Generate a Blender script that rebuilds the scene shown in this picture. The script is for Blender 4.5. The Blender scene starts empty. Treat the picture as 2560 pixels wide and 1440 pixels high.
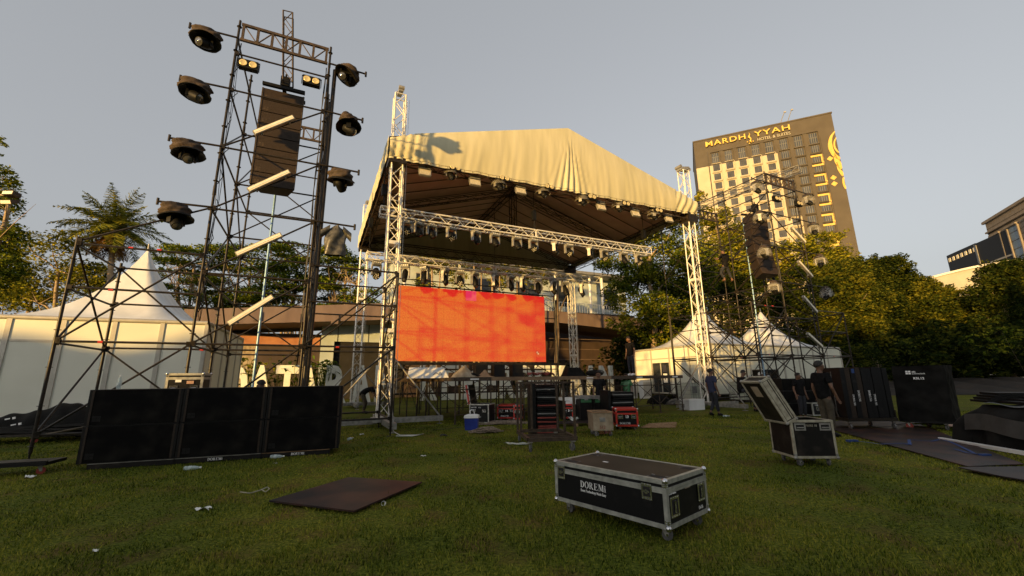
import bpy, math, random
import numpy as np
from mathutils import Vector, Matrix
R_=math.radians
random.seed(7); RNG=np.random.default_rng(7)
scene=bpy.context.scene; COL=scene.collection
# ---------------------------------------------------------------- camera
FPX,PITCH,ROLL,CH=1038.,R_(12.4),R_(0.72),1.4
fw=Vector((0,math.cos(PITCH),math.sin(PITCH))); r0=Vector((1,0,0)); u0=r0.cross(fw)
cr=r0*math.cos(ROLL)-u0*math.sin(ROLL); cu=r0*math.sin(ROLL)+u0*math.cos(ROLL)
cd=bpy.data.cameras.new('camera'); cam=bpy.data.objects.new('camera',cd); COL.objects.link(cam)
cd.sensor_width=36; cd.lens=36*FPX/2560; cd.clip_start=.05; cd.clip_end=2000
M=Matrix((cr,cu,-fw)).transposed().to_4x4(); M.translation=Vector((0,0,CH)); cam.matrix_world=M
scene.camera=cam
# ---------------------------------------------------------------- light
SUN_AZ=R_(34.4)      # the light travels towards +y and a little +x
SUN_EL=R_(3.2)
w=bpy.data.worlds.new('World'); scene.world=w; w.use_nodes=True
nt=w.node_tree; bg=nt.nodes['Background']; sky=nt.nodes.new('ShaderNodeTexSky')
sky.sky_type='NISHITA'; sky.sun_disc=False; sky.sun_elevation=SUN_EL; sky.sun_rotation=SUN_AZ+math.pi
sky.air_density=1.0; sky.dust_density=3.5; sky.ozone_density=1.5
hs=nt.nodes.new('ShaderNodeHueSaturation'); hs.inputs['Saturation'].default_value=.22; hs.inputs['Value'].default_value=.62
veil=nt.nodes.new('ShaderNodeMix'); veil.data_type='RGBA'; veil.blend_type='ADD'; veil.inputs[0].default_value=1; veil.inputs[7].default_value=(.62,.645,.685,1)   # even high evening cloud
nt.links.new(sky.outputs[0],hs.inputs['Color']); nt.links.new(hs.outputs[0],veil.inputs[6]); nt.links.new(veil.outputs[2],bg.inputs[0])
bg.inputs[1].default_value=.15
sd=bpy.data.lights.new('sun','SUN'); sd.energy=3.3; sd.angle=R_(1.0); sd.color=(1,.60,.17)
so=bpy.data.objects.new('sun',sd); COL.objects.link(so)
ldir=Vector((math.sin(SUN_AZ)*math.cos(SUN_EL),math.cos(SUN_AZ)*math.cos(SUN_EL),-math.sin(SUN_EL)))
so.rotation_euler=ldir.to_track_quat('-Z','Y').to_euler()
vs=scene.view_settings; vs.view_transform='Standard'; vs.look='None'; vs.exposure=1.32; vs.gamma=1
scene.cycles.max_bounces=6; scene.cycles.transparent_max_bounces=12
# ---------------------------------------------------------------- picture measuring helpers (points in metres)
CO=Vector((0,0,CH))
def ray(x,y): return fw*FPX+cr*(x-1280)+cu*(720-y)
def gz(x,y,z=0.):
    d=ray(x,y); return CO+d*((z-CH)/d.z)
def gy(x,y,Y):
    d=ray(x,y); return CO+d*(Y/d.y)
class Frame:
    def __init__(s,o,al):
        s.o=Vector((o[0],o[1],0)); s.al=al; s.u=Vector((math.cos(al),math.sin(al),0)); s.v=Vector((-math.sin(al),math.cos(al),0))
    def P(s,u,v,z=0.): return s.o+s.u*u+s.v*v+Vector((0,0,z))
    def pv(s,x,y,v=0.):
        d=ray(x,y); t=((s.o+s.v*v-CO).dot(s.v))/d.dot(s.v); p=CO+d*t; return (p-s.o).dot(s.u),p.z
    def pu(s,x,y,u=0.):
        d=ray(x,y); t=((s.o+s.u*u-CO).dot(s.u))/d.dot(s.u); p=CO+d*t; return (p-s.o).dot(s.v),p.z
AL=.437
ST=Frame((-4.087,13.592),AL)            # stage roof: origin at its front left tower
TL=Frame((-9.281,8.431),AL)             # left scaffold tower
TR=Frame(ST.P(16.62,-2.67),AL)          # right scaffold tower
# ---------------------------------------------------------------- materials
def nodes(name):
    m=bpy.data.materials.new(name); m.use_nodes=True; t=m.node_tree
    return m,t,t.nodes['Principled BSDF']
def mat(name,c1,c2=None,sc=3.,rough=.6,metal=0.,bump=0.,emit=None,es=0.,det=4.,spec=None,stretch=None,lo=.35,hi=.65,coat=0):
    m,t,b=nodes(name); N=t.nodes; L=t.links
    b.inputs['Roughness'].default_value=rough; b.inputs['Metallic'].default_value=metal
    if spec is not None: b.inputs['Specular IOR Level'].default_value=spec
    if coat: b.inputs['Coat Weight'].default_value=coat
    c2=c2 or tuple(min(1,x*1.25+.004) for x in c1)
    tc=N.new('ShaderNodeTexCoord'); src=tc.outputs['Object']
    if stretch:
        mp=N.new('ShaderNodeMapping'); mp.inputs['Scale'].default_value=stretch; L.new(src,mp.inputs[0]); src=mp.outputs[0]
    n=N.new('ShaderNodeTexNoise'); n.inputs['Scale'].default_value=sc; n.inputs['Detail'].default_value=det
    L.new(src,n.inputs['Vector'])
    r=N.new('ShaderNodeValToRGB'); r.color_ramp.elements[0].position=lo; r.color_ramp.elements[1].position=hi
    r.color_ramp.elements[0].color=(*c1,1); r.color_ramp.elements[1].color=(*c2,1)
    L.new(n.outputs['Fac'],r.inputs[0]); L.new(r.outputs[0],b.inputs['Base Color'])
    if bump:
        bp=N.new('ShaderNodeBump'); bp.inputs['Strength'].default_value=bump; bp.inputs['Distance'].default_value=.02
        L.new(n.outputs['Fac'],bp.inputs['Height']); L.new(bp.outputs[0],b.inputs['Normal'])
    if emit:
        b.inputs['Emission Color'].default_value=(*emit,1); b.inputs['Emission Strength'].default_value=es
    return m
def leafmat(name,c1,c2,c3):
    m,t,b=nodes(name); N=t.nodes; L=t.links; b.inputs['Roughness'].default_value=.85; b.inputs['Specular IOR Level'].default_value=.08
    g=N.new('ShaderNodeNewGeometry'); n=N.new('ShaderNodeTexNoise'); n.inputs['Scale'].default_value=.55
    tc=N.new('ShaderNodeTexCoord'); L.new(tc.outputs['Object'],n.inputs['Vector'])
    ma=N.new('ShaderNodeMath'); ma.operation='MULTIPLY_ADD'; ma.inputs[1].default_value=.55; L.new(g.outputs['Random Per Island'],ma.inputs[0])
    m2=N.new('ShaderNodeMath'); m2.operation='SUBTRACT'; m2.inputs[1].default_value=.27; L.new(n.outputs['Fac'],m2.inputs[0]); L.new(m2.outputs[0],ma.inputs[2])
    r=N.new('ShaderNodeValToRGB'); e=r.color_ramp.elements; e[0].position=.25; e[1].position=.8; e[0].color=(*c1,1); e[1].color=(*c3,1)
    k=e.new(.5); k.color=(*c2,1); L.new(ma.outputs[0],r.inputs[0]); L.new(r.outputs[0],b.inputs['Base Color'])
    tr=N.new('ShaderNodeBsdfTranslucent'); L.new(r.outputs[0],tr.inputs[0]); mx=N.new('ShaderNodeMixShader'); mx.inputs[0].default_value=.25
    L.new(b.outputs[0],mx.inputs[1]); L.new(tr.outputs[0],mx.inputs[2]); L.new(mx.outputs[0],N['Material Output'].inputs[0])
    return m
def glassmat(name,c=(.9,.95,.95),alpha=.35,rough=.15):
    m,t,b=nodes(name); b.inputs['Base Color'].default_value=(*c,1); b.inputs['Alpha'].default_value=alpha; b.inputs['Roughness'].default_value=rough
    return m
MT=dict(
 alu=mat('aluminium_truss',(.62,.60,.55),(.78,.76,.70),6,.42,.15),
 dalu=mat('dull_aluminium',(.22,.21,.19),(.36,.35,.32),9,.5,.4),
 edge=mat('aluminium_edging',(.34,.34,.30),(.52,.52,.47),14,.42,.45,.2),
 edge_old=mat('worn_edging',(.30,.27,.20),(.46,.43,.33),12,.6,.2,.3),
 chrome=mat('chrome_fittings',(.55,.55,.55),(.75,.75,.75),20,.2,.95),
 steel=mat('painted_black_steel',(.012,.010,.008),(.032,.025,.017),14,.4,.2,spec=.3),
 rust=mat('rusty_steel',(.035,.024,.016),(.085,.058,.036),12,.6,.3),
 blk=mat('matt_black',(.005,.005,.005),(.009,.009,.008),8,.55,spec=.2),
 foam=mat('black_grille_foam',(.0035,.0035,.0035),(.016,.0145,.012),3.5,.9,0,.3,spec=.1,det=12,lo=.45,hi=.8),
 arr=mat('brown_black_cabinet',(.020,.013,.008),(.034,.022,.014),30,.6,0,.2,spec=.3),
 lam=mat('black_laminate',(.0045,.0045,.005),(.030,.027,.024),7,.5,0,.1,spec=.25,det=12,lo=.58,hi=.92),
 lamold=mat('scuffed_black_board',(.009,.008,.007),(.04,.033,.026),6,.6,0,.2,det=9,lo=.5,hi=.85,spec=.2),
 brown=mat('brown_film_board',(.020,.015,.012),(.040,.030,.024),2.5,.5,0,.1,spec=.2),
 cloth=mat('brown_rain_cover',(.030,.020,.014),(.060,.040,.028),9,.85,0,.6),
 bcloth=mat('black_cover_cloth',(.005,.005,.0045),(.012,.0115,.010),5,.85,0,.7,spec=.15),
 plastic=mat('black_bin_bag',(.02,.02,.018),(.09,.085,.07),7,.35,0,.9),
 canopy=mat('grey_roof_canvas',(.46,.43,.28),(.56,.52,.35),1.3,.75,0,.3,stretch=(2.4,1,.3),det=7),
 under=mat('roof_underside',(.58,.34,.26),(.66,.41,.32),1.5,.8,0,.2),
 seam=mat('dark_seam',(.05,.04,.035),(.07,.055,.05),4,.8),
 tent=mat('white_tent_pvc',(.60,.61,.61),(.76,.77,.77),1.4,.5,0,.3,det=9,stretch=(1,1,.3)),
 tentw=mat('cream_wall_panel',(.64,.64,.54),(.70,.70,.60),.7,.6),
 tentp=mat('tent_aluminium_profile',(.38,.36,.31),(.46,.44,.38),3,.5,.2),
 glassd=mat('dark_glass',(.012,.015,.018),(.03,.035,.04),2,.12),
 gpane=mat('hotel_window_glass',(.035,.04,.048),(.07,.075,.085),.5,.25),
 hbrown=mat('hotel_brown_render',(.072,.060,.046),(.090,.076,.058),.35,.85),
 hbeige=mat('hotel_beige_render',(.42,.37,.27),(.49,.43,.32),.3,.85),
 hslot=mat('hotel_joint',(.05,.045,.04),(.07,.06,.05),1,.8),
 gold=mat('gold_paint',(.55,.36,.07),(.65,.43,.10),2,.5),
 goldl=mat('gold_sign',(.62,.42,.07),(.72,.48,.1),2,.4,.2),
 white=mat('white_paint',(.72,.72,.70),(.8,.8,.78),6,.5),
 letter=mat('white_letter_board',(.72,.75,.68),(.82,.84,.78),2,.55),
 paper=mat('white_paper',(.7,.7,.66),(.85,.85,.8),40,.8,0,.5),
 lamp=mat('cob_lamp_face',(.62,.50,.24),(.8,.66,.33),30,.25,.3),
 lens=mat('lens_glass',(.05,.05,.055),(.12,.12,.11),4,.06,.3,coat=1),
 diff=mat('pale_diffuser',(.72,.68,.55),(.8,.76,.62),8,.45),
 ledface=mat('led_panel_face',(.55,.50,.38),(.66,.60,.46),60,.5),
 red=mat('red_laminate',(.42,.025,.015),(.55,.04,.025),4,.4),
 redw=mat('dull_red_frame',(.20,.035,.025),(.3,.06,.045),8,.5),
 green=mat('green_lid',(.03,.13,.05),(.05,.18,.07),5,.5),
 blue=mat('blue_plastic',(.012,.03,.22),(.02,.045,.30),4,.4),
 bstrap=mat('blue_strap',(.012,.04,.15),(.02,.06,.22),30,.7),
 pole=mat('light_blue_pole',(.16,.28,.42),(.22,.36,.5),5,.4,.3),
 ply=mat('dark_ply_sheet',(.020,.016,.016),(.05,.034,.028),1.6,.5,0,.25,det=8,spec=.2),
 plyr=mat('reddish_ply_sheet',(.018,.014,.014),(.085,.036,.024),1.5,.5,0,.3,det=9,spec=.2,lo=.4,hi=.72),
 wood=mat('raw_wood',(.24,.14,.07),(.38,.24,.13),9,.7,0,.2,stretch=(1,8,1)),
 deckedge=mat('brown_deck_edge',(.16,.095,.05),(.24,.15,.08),6,.6),
 rope=mat('grey_brown_cable',(.16,.12,.085),(.28,.22,.16),20,.7),
 cable=mat('black_cable',(.012,.012,.012),(.03,.028,.025),10,.5),
 rubber=mat('grey_rubber_tyre',(.07,.07,.068),(.13,.125,.12),20,.7),
 redwheel=mat('red_castor',(.25,.03,.02),(.35,.05,.03),8,.5),
 pvc=glassmat('clear_rain_dome',(.6,.57,.5),.16,.4),
 bottle=glassmat('clear_bottle',(.65,.78,.78),.45,.1),
 film=glassmat('thin_plastic_film',(.8,.85,.8),.6,.3),
 concrete=mat('pale_concrete',(.30,.29,.27),(.42,.41,.38),3,.85,0,.3),
 hall=mat('weathered_brown_fascia',(.13,.09,.08),(.19,.135,.115),1.1,.75,0,.2,det=8,stretch=(1,1,.3)),
 hallw=mat('dark_brown_cladding',(.042,.027,.021),(.06,.038,.03),1,.7),
 copper=mat('copper_stripe',(.36,.15,.075),(.48,.22,.11),1.5,.5),
 bluew=mat('pale_blue_panel',(.38,.44,.44),(.48,.54,.53),.7,.55),
 dark=mat('dark_interior',(.010,.009,.008),(.018,.016,.014),2,.9),
 stone=mat('grey_stone_cladding',(.20,.17,.14),(.25,.215,.18),1,.8),
 bglass=mat('blue_window_glass',(.05,.08,.11),(.09,.13,.17),.6,.2),
 dome=mat('pale_arched_roof',(.42,.40,.34),(.5,.48,.41),.3,.7),
 bark=mat('pale_bark',(.24,.17,.10),(.36,.27,.17),4,.9,0,.6),
 dbark=mat('dark_bark',(.09,.06,.04),(.15,.11,.075),4,.9,0,.6),
 skin=mat('brown_skin',(.13,.065,.038),(.17,.088,.052),9,.55),
 hair=mat('black_hair',(.008,.007,.006),(.016,.013,.011),60,.7,0,.8),
 shirt=mat('black_tshirt',(.006,.006,.0065),(.012,.0115,.012),12,.9,0,.5,spec=.1),
 navy=mat('navy_polo_shirt',(.012,.016,.045),(.02,.026,.065),12,.85,0,.5),
 trou=mat('olive_trousers',(.045,.036,.022),(.07,.058,.038),12,.9,0,.5),
 jeans=mat('dark_jeans',(.012,.013,.018),(.022,.024,.032),12,.9,0,.5),
 tarp=mat('grey_tarpaulin',(.028,.031,.030),(.05,.053,.05),4,.6,0,.8,det=7),
 canvas=mat('stained_canvas',(.24,.18,.11),(.40,.33,.23),5,.85,0,.4,det=8),
 water=mat('milky_tank_plastic',(.42,.46,.38),(.52,.55,.46),2,.4),
 ink=mat('printed_white',(.78,.78,.76),(.82,.82,.8),5,.6),
 dink=mat('printed_dark',(.02,.02,.04),(.03,.03,.05),5,.6),
 grey=mat('mid_grey',(.13,.13,.125),(.18,.18,.17),4,.6),
 pink=mat('pale_ply',(.45,.27,.18),(.55,.34,.24),3,.7),
 dirt=mat('bare_earth',(.012,.009,.006),(.03,.02,.012),1.3,.95,0,.8),
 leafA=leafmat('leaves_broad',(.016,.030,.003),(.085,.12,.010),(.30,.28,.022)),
 leafB=leafmat('leaves_tier',(.016,.038,.004),(.08,.13,.012),(.27,.28,.026)),
 leafY=leafmat('leaves_yellow',(.045,.06,.004),(.15,.155,.012),(.36,.31,.025)),
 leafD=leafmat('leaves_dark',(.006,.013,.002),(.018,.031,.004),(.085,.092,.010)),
 leafO=leafmat('leaves_olive',(.013,.022,.003),(.055,.070,.007),(.17,.155,.015)),
 leafP=leafmat('leaves_palm',(.02,.04,.006),(.15,.17,.02),(.36,.32,.04)),
 leafR=leafmat('leaves_dry',(.10,.045,.02),(.18,.10,.035),(.26,.17,.05)),
)
# ---------------------------------------------------------------- mesh builder
class MB:
    def __init__(s): s.v=[];s.f=[];s.m=[];s.s=[]
    def add(s,vs,fs,m=0,sm=False):
        b=len(s.v); s.v+=[tuple(p) for p in vs]
        for f in fs: s.f.append([b+i for i in f]); s.m.append(m); s.s.append(sm)
    def box(s,c,d,m=0,R=None):
        x,y,z=d[0]/2,d[1]/2,d[2]/2; P=[Vector((a,b,e)) for e in(-z,z) for b in(-y,y) for a in(-x,x)]
        if R: P=[R@p for p in P]
        c=Vector(c); s.add([p+c for p in P],[(0,2,3,1),(4,5,7,6),(0,1,5,4),(2,6,7,3),(0,4,6,2),(1,3,7,5)],m); return s
    def bb(s,a,b,m=0):
        return s.box([(a[i]+b[i])/2 for i in range(3)],[abs(b[i]-a[i]) for i in range(3)],m)
    def bar(s,p,q,r,n=6,m=0,r2=None,sm=True):
        p=Vector(p);q=Vector(q);d=q-p
        if d.length<1e-6:return s
        d.normalize();a=d.orthogonal().normalized();b=d.cross(a);r2=r if r2 is None else r2
        P=[p+(a*math.cos(2*math.pi*i/n)+b*math.sin(2*math.pi*i/n))*r for i in range(n)]+[q+(a*math.cos(2*math.pi*i/n)+b*math.sin(2*math.pi*i/n))*r2 for i in range(n)]
        s.add(P,[(i,(i+1)%n,n+(i+1)%n,n+i) for i in range(n)],m,sm); s.add(P[:n][::-1],[tuple(range(n))],m); s.add(P[n:],[tuple(range(n))],m); return s
    def tube(s,pts,r,n=5,m=0):
        pts=[Vector(p) for p in pts]; rr=r if isinstance(r,(list,tuple)) else [r]*len(pts); ring=[]; a=None
        for i,p in enumerate(pts):
            d=(pts[min(i+1,len(pts)-1)]-pts[max(i-1,0)])
            if d.length<1e-7:d=Vector((0,0,1))
            d.normalize()
            a=d.orthogonal().normalized() if a is None else (a-d*a.dot(d))
            if a.length<1e-5:a=d.orthogonal()
            a.normalize(); b=d.cross(a)
            ring+=[p+(a*math.cos(2*math.pi*k/n)+b*math.sin(2*math.pi*k/n))*rr[i] for k in range(n)]
        F=[(i*n+k,i*n+(k+1)%n,(i+1)*n+(k+1)%n,(i+1)*n+k) for i in range(len(pts)-1) for k in range(n)]
        F+=[tuple(range(n))[::-1],tuple(range((len(pts)-1)*n,len(pts)*n))]
        s.add(ring,F,m,True); return s
    def lathe(s,prof,n=16,m=0,X=None,sm=True,wob=0.,capb=False):
        X=X or Matrix.Identity(4); V=[]
        for j,(r,z) in enumerate(prof):
            for k in range(n):
                a=2*math.pi*k/n; q=r*(1+wob*math.sin(5*a+j)*.5+wob*math.sin(9*a+2*j)*.5); V.append(X@Vector((q*math.cos(a),q*math.sin(a),z)))
        F=[(j*n+k,j*n+(k+1)%n,(j+1)*n+(k+1)%n,(j+1)*n+k) for j in range(len(prof)-1) for k in range(n)]
        s.add(V,F,m,sm)
        if capb: s.add(V[:n][::-1],[tuple(range(n))],m); s.add(V[-n:],[tuple(range(n))],m)
        return s
    def ell(s,c,r,m=0,n=12,R=None):
        X=Matrix.Translation(Vector(c))@(R.to_4x4() if R else Matrix.Identity(4))@Matrix.Diagonal((*r,1))
        k=max(4,n//2); return s.lathe([(max(1e-3,math.sin(math.pi*j/k)),-math.cos(math.pi*j/k)) for j in range(k+1)],n,m,X)
    def poly(s,pts,m=0): s.add(pts,[tuple(range(len(pts)))],m); return s
    def prism(s,pts,off,m=0):
        n=len(pts); off=Vector(off); P=[Vector(p) for p in pts]; Q=[p+off for p in P]
        s.add(P+Q,[tuple(range(n))[::-1],tuple(range(n,2*n))]+[(i,(i+1)%n,n+(i+1)%n,n+i) for i in range(n)],m); return s
    def grid(s,fn,nu,nv,m=0,sm=True):
        V=[fn(i/nu,j/nv) for j in range(nv+1) for i in range(nu+1)]; k=nu+1
        s.add(V,[(j*k+i,j*k+i+1,(j+1)*k+i+1,(j+1)*k+i) for j in range(nv) for i in range(nu)],m,sm); return s
    def xf(s,X,i0=0):
        for i in range(i0,len(s.v)): s.v[i]=tuple(X@Vector(s.v[i]))
        return s
    def build(s,name,mats,parent=None):
        if not isinstance(mats,(list,tuple)): mats=[mats]
        me=bpy.data.meshes.new(name); me.from_pydata(s.v,[],s.f)
        for m in mats: me.materials.append(MT[m] if isinstance(m,str) else m)
        me.polygons.foreach_set('material_index',s.m); me.polygons.foreach_set('use_smooth',s.s); me.update()
        o=bpy.data.objects.new(name,me); COL.objects.link(o)
        if parent: o.parent=parent
        return o
def tag(o,label=None,cat=None,group=None,kind=None):
    if label:o['label']=label
    if cat:o['category']=cat
    if group:o['group']=group
    if kind:o['kind']=kind
    return o
def thing(name,label,cat,loc=(0,0,0),rz=0.,group=None,rot=None):
    o=bpy.data.objects.new(name,None); COL.objects.link(o); o.location=loc
    o.rotation_euler=rot if rot else (0,0,rz); o.empty_display_size=.1
    return tag(o,label,cat,group)
def copy_tree(o,parent=None):
    c=o.copy(); COL.objects.link(c)
    if parent: c.parent=parent
    for ch in o.children: copy_tree(ch,c)
    return c
def place(proto,first,loc,rz,label,group=None,rot=None):
    o=proto if first else copy_tree(proto)
    o.location=loc; o.rotation_euler=rot if rot else (0,0,rz); o['label']=label
    if group:o['group']=group
    return o
ORD=['first','second','third','fourth','fifth','sixth','seventh','eighth','ninth','tenth','eleventh','twelfth','thirteenth','fourteenth','fifteenth','sixteenth']
def text(mb,s,X,size,m=0,depth=.004,bold=0.,align='LEFT',space=1.):
    c=bpy.data.curves.new('t','FONT'); c.body=s; c.size=size; c.extrude=depth/2; c.offset=bold; c.align_x=align; c.resolution_u=3; c.space_character=space
    o=bpy.data.objects.new('t',c); me=bpy.data.meshes.new_from_object(o)
    mb.add([X@v.co for v in me.vertices],[tuple(p.vertices) for p in me.polygons],m)
    bpy.data.objects.remove(o); bpy.data.curves.remove(c); bpy.data.meshes.remove(me)
def FX(o,x,n):
    """matrix whose x axis is x, z axis is n (text plane)"""
    x=Vector(x).normalized(); n=Vector(n).normalized(); y=n.cross(x)
    X=Matrix((x,y,n)).transposed().to_4x4(); X.translation=Vector(o); return X
def doremi(mb,X,h,m=0):
    """DOREMi in a slab-serif face, X = plane matrix, height h"""
    t=.005/h
    def rc(a,b,c,d): mb.add([X@(Vector(p)*h) for p in((a,b,t),(c,b,t),(c,d,t),(a,d,t))],[(0,1,2,3)],m)
    def pl(*q): mb.add([X@(Vector((p[0],p[1],t))*h) for p in q],[tuple(range(len(q)))],m)
    def ring(cx,cy,rx,ry,ix,iy,a0=0,a1=360):
        n=14
        for k in range(n):
            A=R_(a0+(a1-a0)*k/n);B=R_(a0+(a1-a0)*(k+1)/n)
            pl((cx+ix*math.cos(A),cy+iy*math.sin(A)),(cx+rx*math.cos(A),cy+ry*math.sin(A)),(cx+rx*math.cos(B),cy+ry*math.sin(B)),(cx+ix*math.cos(B),cy+iy*math.sin(B)))
    def stem(x,wd=.17): rc(x,0,x+wd,1); rc(x-.08,0,x+wd+.06,.05); rc(x-.08,.95,x+wd+.06,1)
    x=.08; stem(x); ring(x+.22,.5,.48,.5,.28,.44,-90,90); x+=1.13-.32
    x+=.42; ring(x,.5,.44,.52,.25,.46); x+=.6
    stem(x); ring(x+.2,.74,.36,.26,.19,.21,-90,90); pl((x+.2,.5),(x+.36,.5),(x+.74,0),(x+.52,0)); rc(x+.48,0,x+.8,.05); x+=.98
    stem(x); rc(x+.1,.95,x+.6,1); rc(x+.1,0,x+.62,.05); rc(x+.1,.48,x+.42,.53); rc(x+.55,.78,x+.6,1); rc(x+.57,0,x+.62,.24); rc(x+.4,.38,x+.45,.64); x+=.88
    rc(x,0,x+.06,1); rc(x-.08,0,x+.15,.05); rc(x-.08,.95,x+.15,1); pl((x,1),(x+.2,1),(x+.5,.1),(x+.4,.0)); pl((x+.4,0),(x+.5,.1),(x+.78,1),(x+.7,1)); stem(x+.7); x+=1.12
    rc(x,0,x+.15,.62); rc(x-.06,0,x+.21,.05); rc(x-.08,.57,x+.15,.62); ring(x+.075,.82,.1,.1,.001,.001); return x+.3
# ================================================================ SETTING
def lawn_mat():
    m,t,b=nodes('lawn_turf'); N=t.nodes; L=t.links; b.inputs['Roughness'].default_value=.9; b.inputs['Specular IOR Level'].default_value=.1
    tc=N.new('ShaderNodeTexCoord')
    def noise(sc,det=6):
        n=N.new('ShaderNodeTexNoise'); n.inputs['Scale'].default_value=sc; n.inputs['Detail'].default_value=det; L.new(tc.outputs['Object'],n.inputs[0]); return n.outputs['Fac']
    def ramp(f,*st):
        r=N.new('ShaderNodeValToRGB'); e=r.color_ramp.elements; e[0].position,e[0].color=st[0][0],(*st[0][1],1); e[1].position,e[1].color=st[-1][0],(*st[-1][1],1)
        for p,c in st[1:-1]: k=e.new(p); k.color=(*c,1)
        L.new(f,r.inputs[0]); return r.outputs[0]
    fine=ramp(noise(30,8),(.3,(.024,.036,.005)),(.5,(.105,.130,.016)),(.72,(.23,.235,.036)))
    big=noise(.55,5); patch=ramp(noise(1.7,6),(.50,(.0,.0,.0)),(.66,(.85,.85,.85)))
    dry=ramp(noise(24,7),(.3,(.060,.042,.012)),(.7,(.20,.14,.045)))
    wn=ramp(noise(3.3,8),(.58,(.0,.0,.0)),(.68,(.6,.6,.6))); mm=N.new('ShaderNodeMath'); mm.operation='MAXIMUM'; L.new(patch,mm.inputs[0]); L.new(wn,mm.inputs[1])
    mx=N.new('ShaderNodeMix'); mx.data_type='RGBA'; L.new(mm.outputs[0],mx.inputs[0]); L.new(fine,mx.inputs[6]); L.new(dry,mx.inputs[7])
    m2=N.new('ShaderNodeMix'); m2.data_type='RGBA'; m2.blend_type='MULTIPLY'; m2.inputs[0].default_value=1
    L.new(mx.outputs[2],m2.inputs[6]); L.new(ramp(big,(.3,(.60,.70,.6)),(.7,(1.3,1.15,1))),m2.inputs[7]); L.new(m2.outputs[2],b.inputs['Base Color'])
    bp=N.new('ShaderNodeBump'); bp.inputs['Strength'].default_value=.9; bp.inputs['Distance'].default_value=.04; L.new(noise(38,8),bp.inputs['Height']); L.new(bp.outputs[0],b.inputs['Normal'])
    return m
MT['lawn']=lawn_mat()
g=MB().add([(-500,-300,0),(500,-300,0),(500,700,0),(-500,700,0)],[(0,1,2,3)]) or None
g=MB(); g.add([(-500,-300,0),(500,-300,0),(500,700,0),(-500,700,0)],[(0,1,2,3)])
tag(g.build('lawn','lawn'),kind='structure')
def npmesh(name,V,nq,mat_,parent=None,tri=False):
    k=3 if tri else 4; me=bpy.data.meshes.new(name); me.vertices.add(len(V)); me.vertices.foreach_set('co',V.astype(np.float32).ravel())
    me.loops.add(nq*k); me.loops.foreach_set('vertex_index',np.arange(nq*k,dtype=np.int32)); me.polygons.add(nq)
    me.polygons.foreach_set('loop_start',np.arange(0,nq*k,k,dtype=np.int32)); me.update(calc_edges=True)
    me.materials.append(MT[mat_] if isinstance(mat_,str) else mat_); o=bpy.data.objects.new(name,me); COL.objects.link(o)
    if parent:o.parent=parent
    return o
# grass blades, thinning with distance
def grass():
    n=300000; y=1.6+ (RNG.random(n)**1.7)*15.0; half=1.35*y+.8; x=(RNG.random(n)*2-1)*half
    cl=np.sin(x*3.1+np.cos(y*2.3)*2)*np.sin(y*2.7+np.sin(x*1.9)*2)
    h=(.014+.020*RNG.random(n)+.007*cl)*(1+.035*y); wd=(.0022+.002*RNG.random(n))*(1+.16*y)
    a=RNG.random(n)*2*np.pi; lean=RNG.random(n)*.9*h; b=RNG.random(n)*2*np.pi
    pt=np.sin(x*1.7+1.3*np.sin(y*1.1))*np.sin(y*1.3+1.7*np.sin(x*.9+2)); p2=np.sin(x*4.3+2*np.sin(y*3.7))*np.sin(y*3.9+np.sin(x*5.1)*2); h=h*np.where(pt>.45,.5,1.)*np.where(p2>.62,.25,1.); tall=RNG.random(n)>.9985; h=np.where(tall,h*2.6,h)
    base=np.stack([x,y,np.zeros(n)],1); dx=np.stack([np.cos(a)*wd,np.sin(a)*wd,np.zeros(n)],1); tip=base+np.stack([np.cos(b)*lean,np.sin(b)*lean,h],1)
    V=np.stack([base-dx,base+dx,tip],1).reshape(-1,3)
    o=npmesh('grass_blades',V,n,'blade',tri=True); tag(o,'short green lawn grass blades over the foreground','grass',kind='stuff')
MT['blade']=leafmat('grass_blade',(.030,.048,.005),(.135,.172,.018),(.34,.31,.045))
grass()
# low earth bank under the trees at the right
b=MB()
def bankf(i,j):
    x=20+i*50; y=30+j*14-.1*(x-18); z=.02+1.1*math.sin(math.pi*min(1,j*1.0))**.7*(.6+.4*math.sin(x*.9)*math.sin(j*5+x))
    return Vector((x,y,z if 0<i<1 else -.05))
b.grid(bankf,50,14); tag(b.build('earth_bank','dirt'),kind='structure')

# ---------------------------------------------------------------- hotel
HA=R_(-23.45); HF=Frame((49.968,102.341),HA); HH=63.85; HW=31.0
h=thing('hotel_building','tall brown and beige hotel tower with gold lettering and gold arabesque','building',HF.o,HA)
m=MB(); m.box((HW/2,9,HH/2),(HW,18,HH)); m.build('wall','hbrown',h)
m=MB(); m.bb((.02,-.06,4),(18.75,0-.002,56.1)); m.bb((18.75,-.06,4),(21.2,-.002,38)); m.build('beige_facade_panel','hbeige',h)
m=MB(); m.bb((3.0,-.10,4),(3.25,-.061,60.2)); m.bb((.0,-.09,56.1),(18.9,-.061,56.3)); m.bb((4,-.09,59.85),(27.7,-.003,59.95)); m.bb((27.9,-.08,6),(28.0,-.003,58)); m.build('facade_joint','hslot',h)
m=MB(); m.bb((-.15,-.15,HH),(HW+.15,.35,HH+.35)); m.bb((-.15,.36,HH),(.35,18,HH+.35)); m.bb((HW-.35,.36,HH),(HW+.15,18,HH+.35)); m.build('parapet','hbrown',h)
cols=[4.84,7.95,11.05,14.15,17.2,20.3,23.38,26.5]
wn=0
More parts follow.
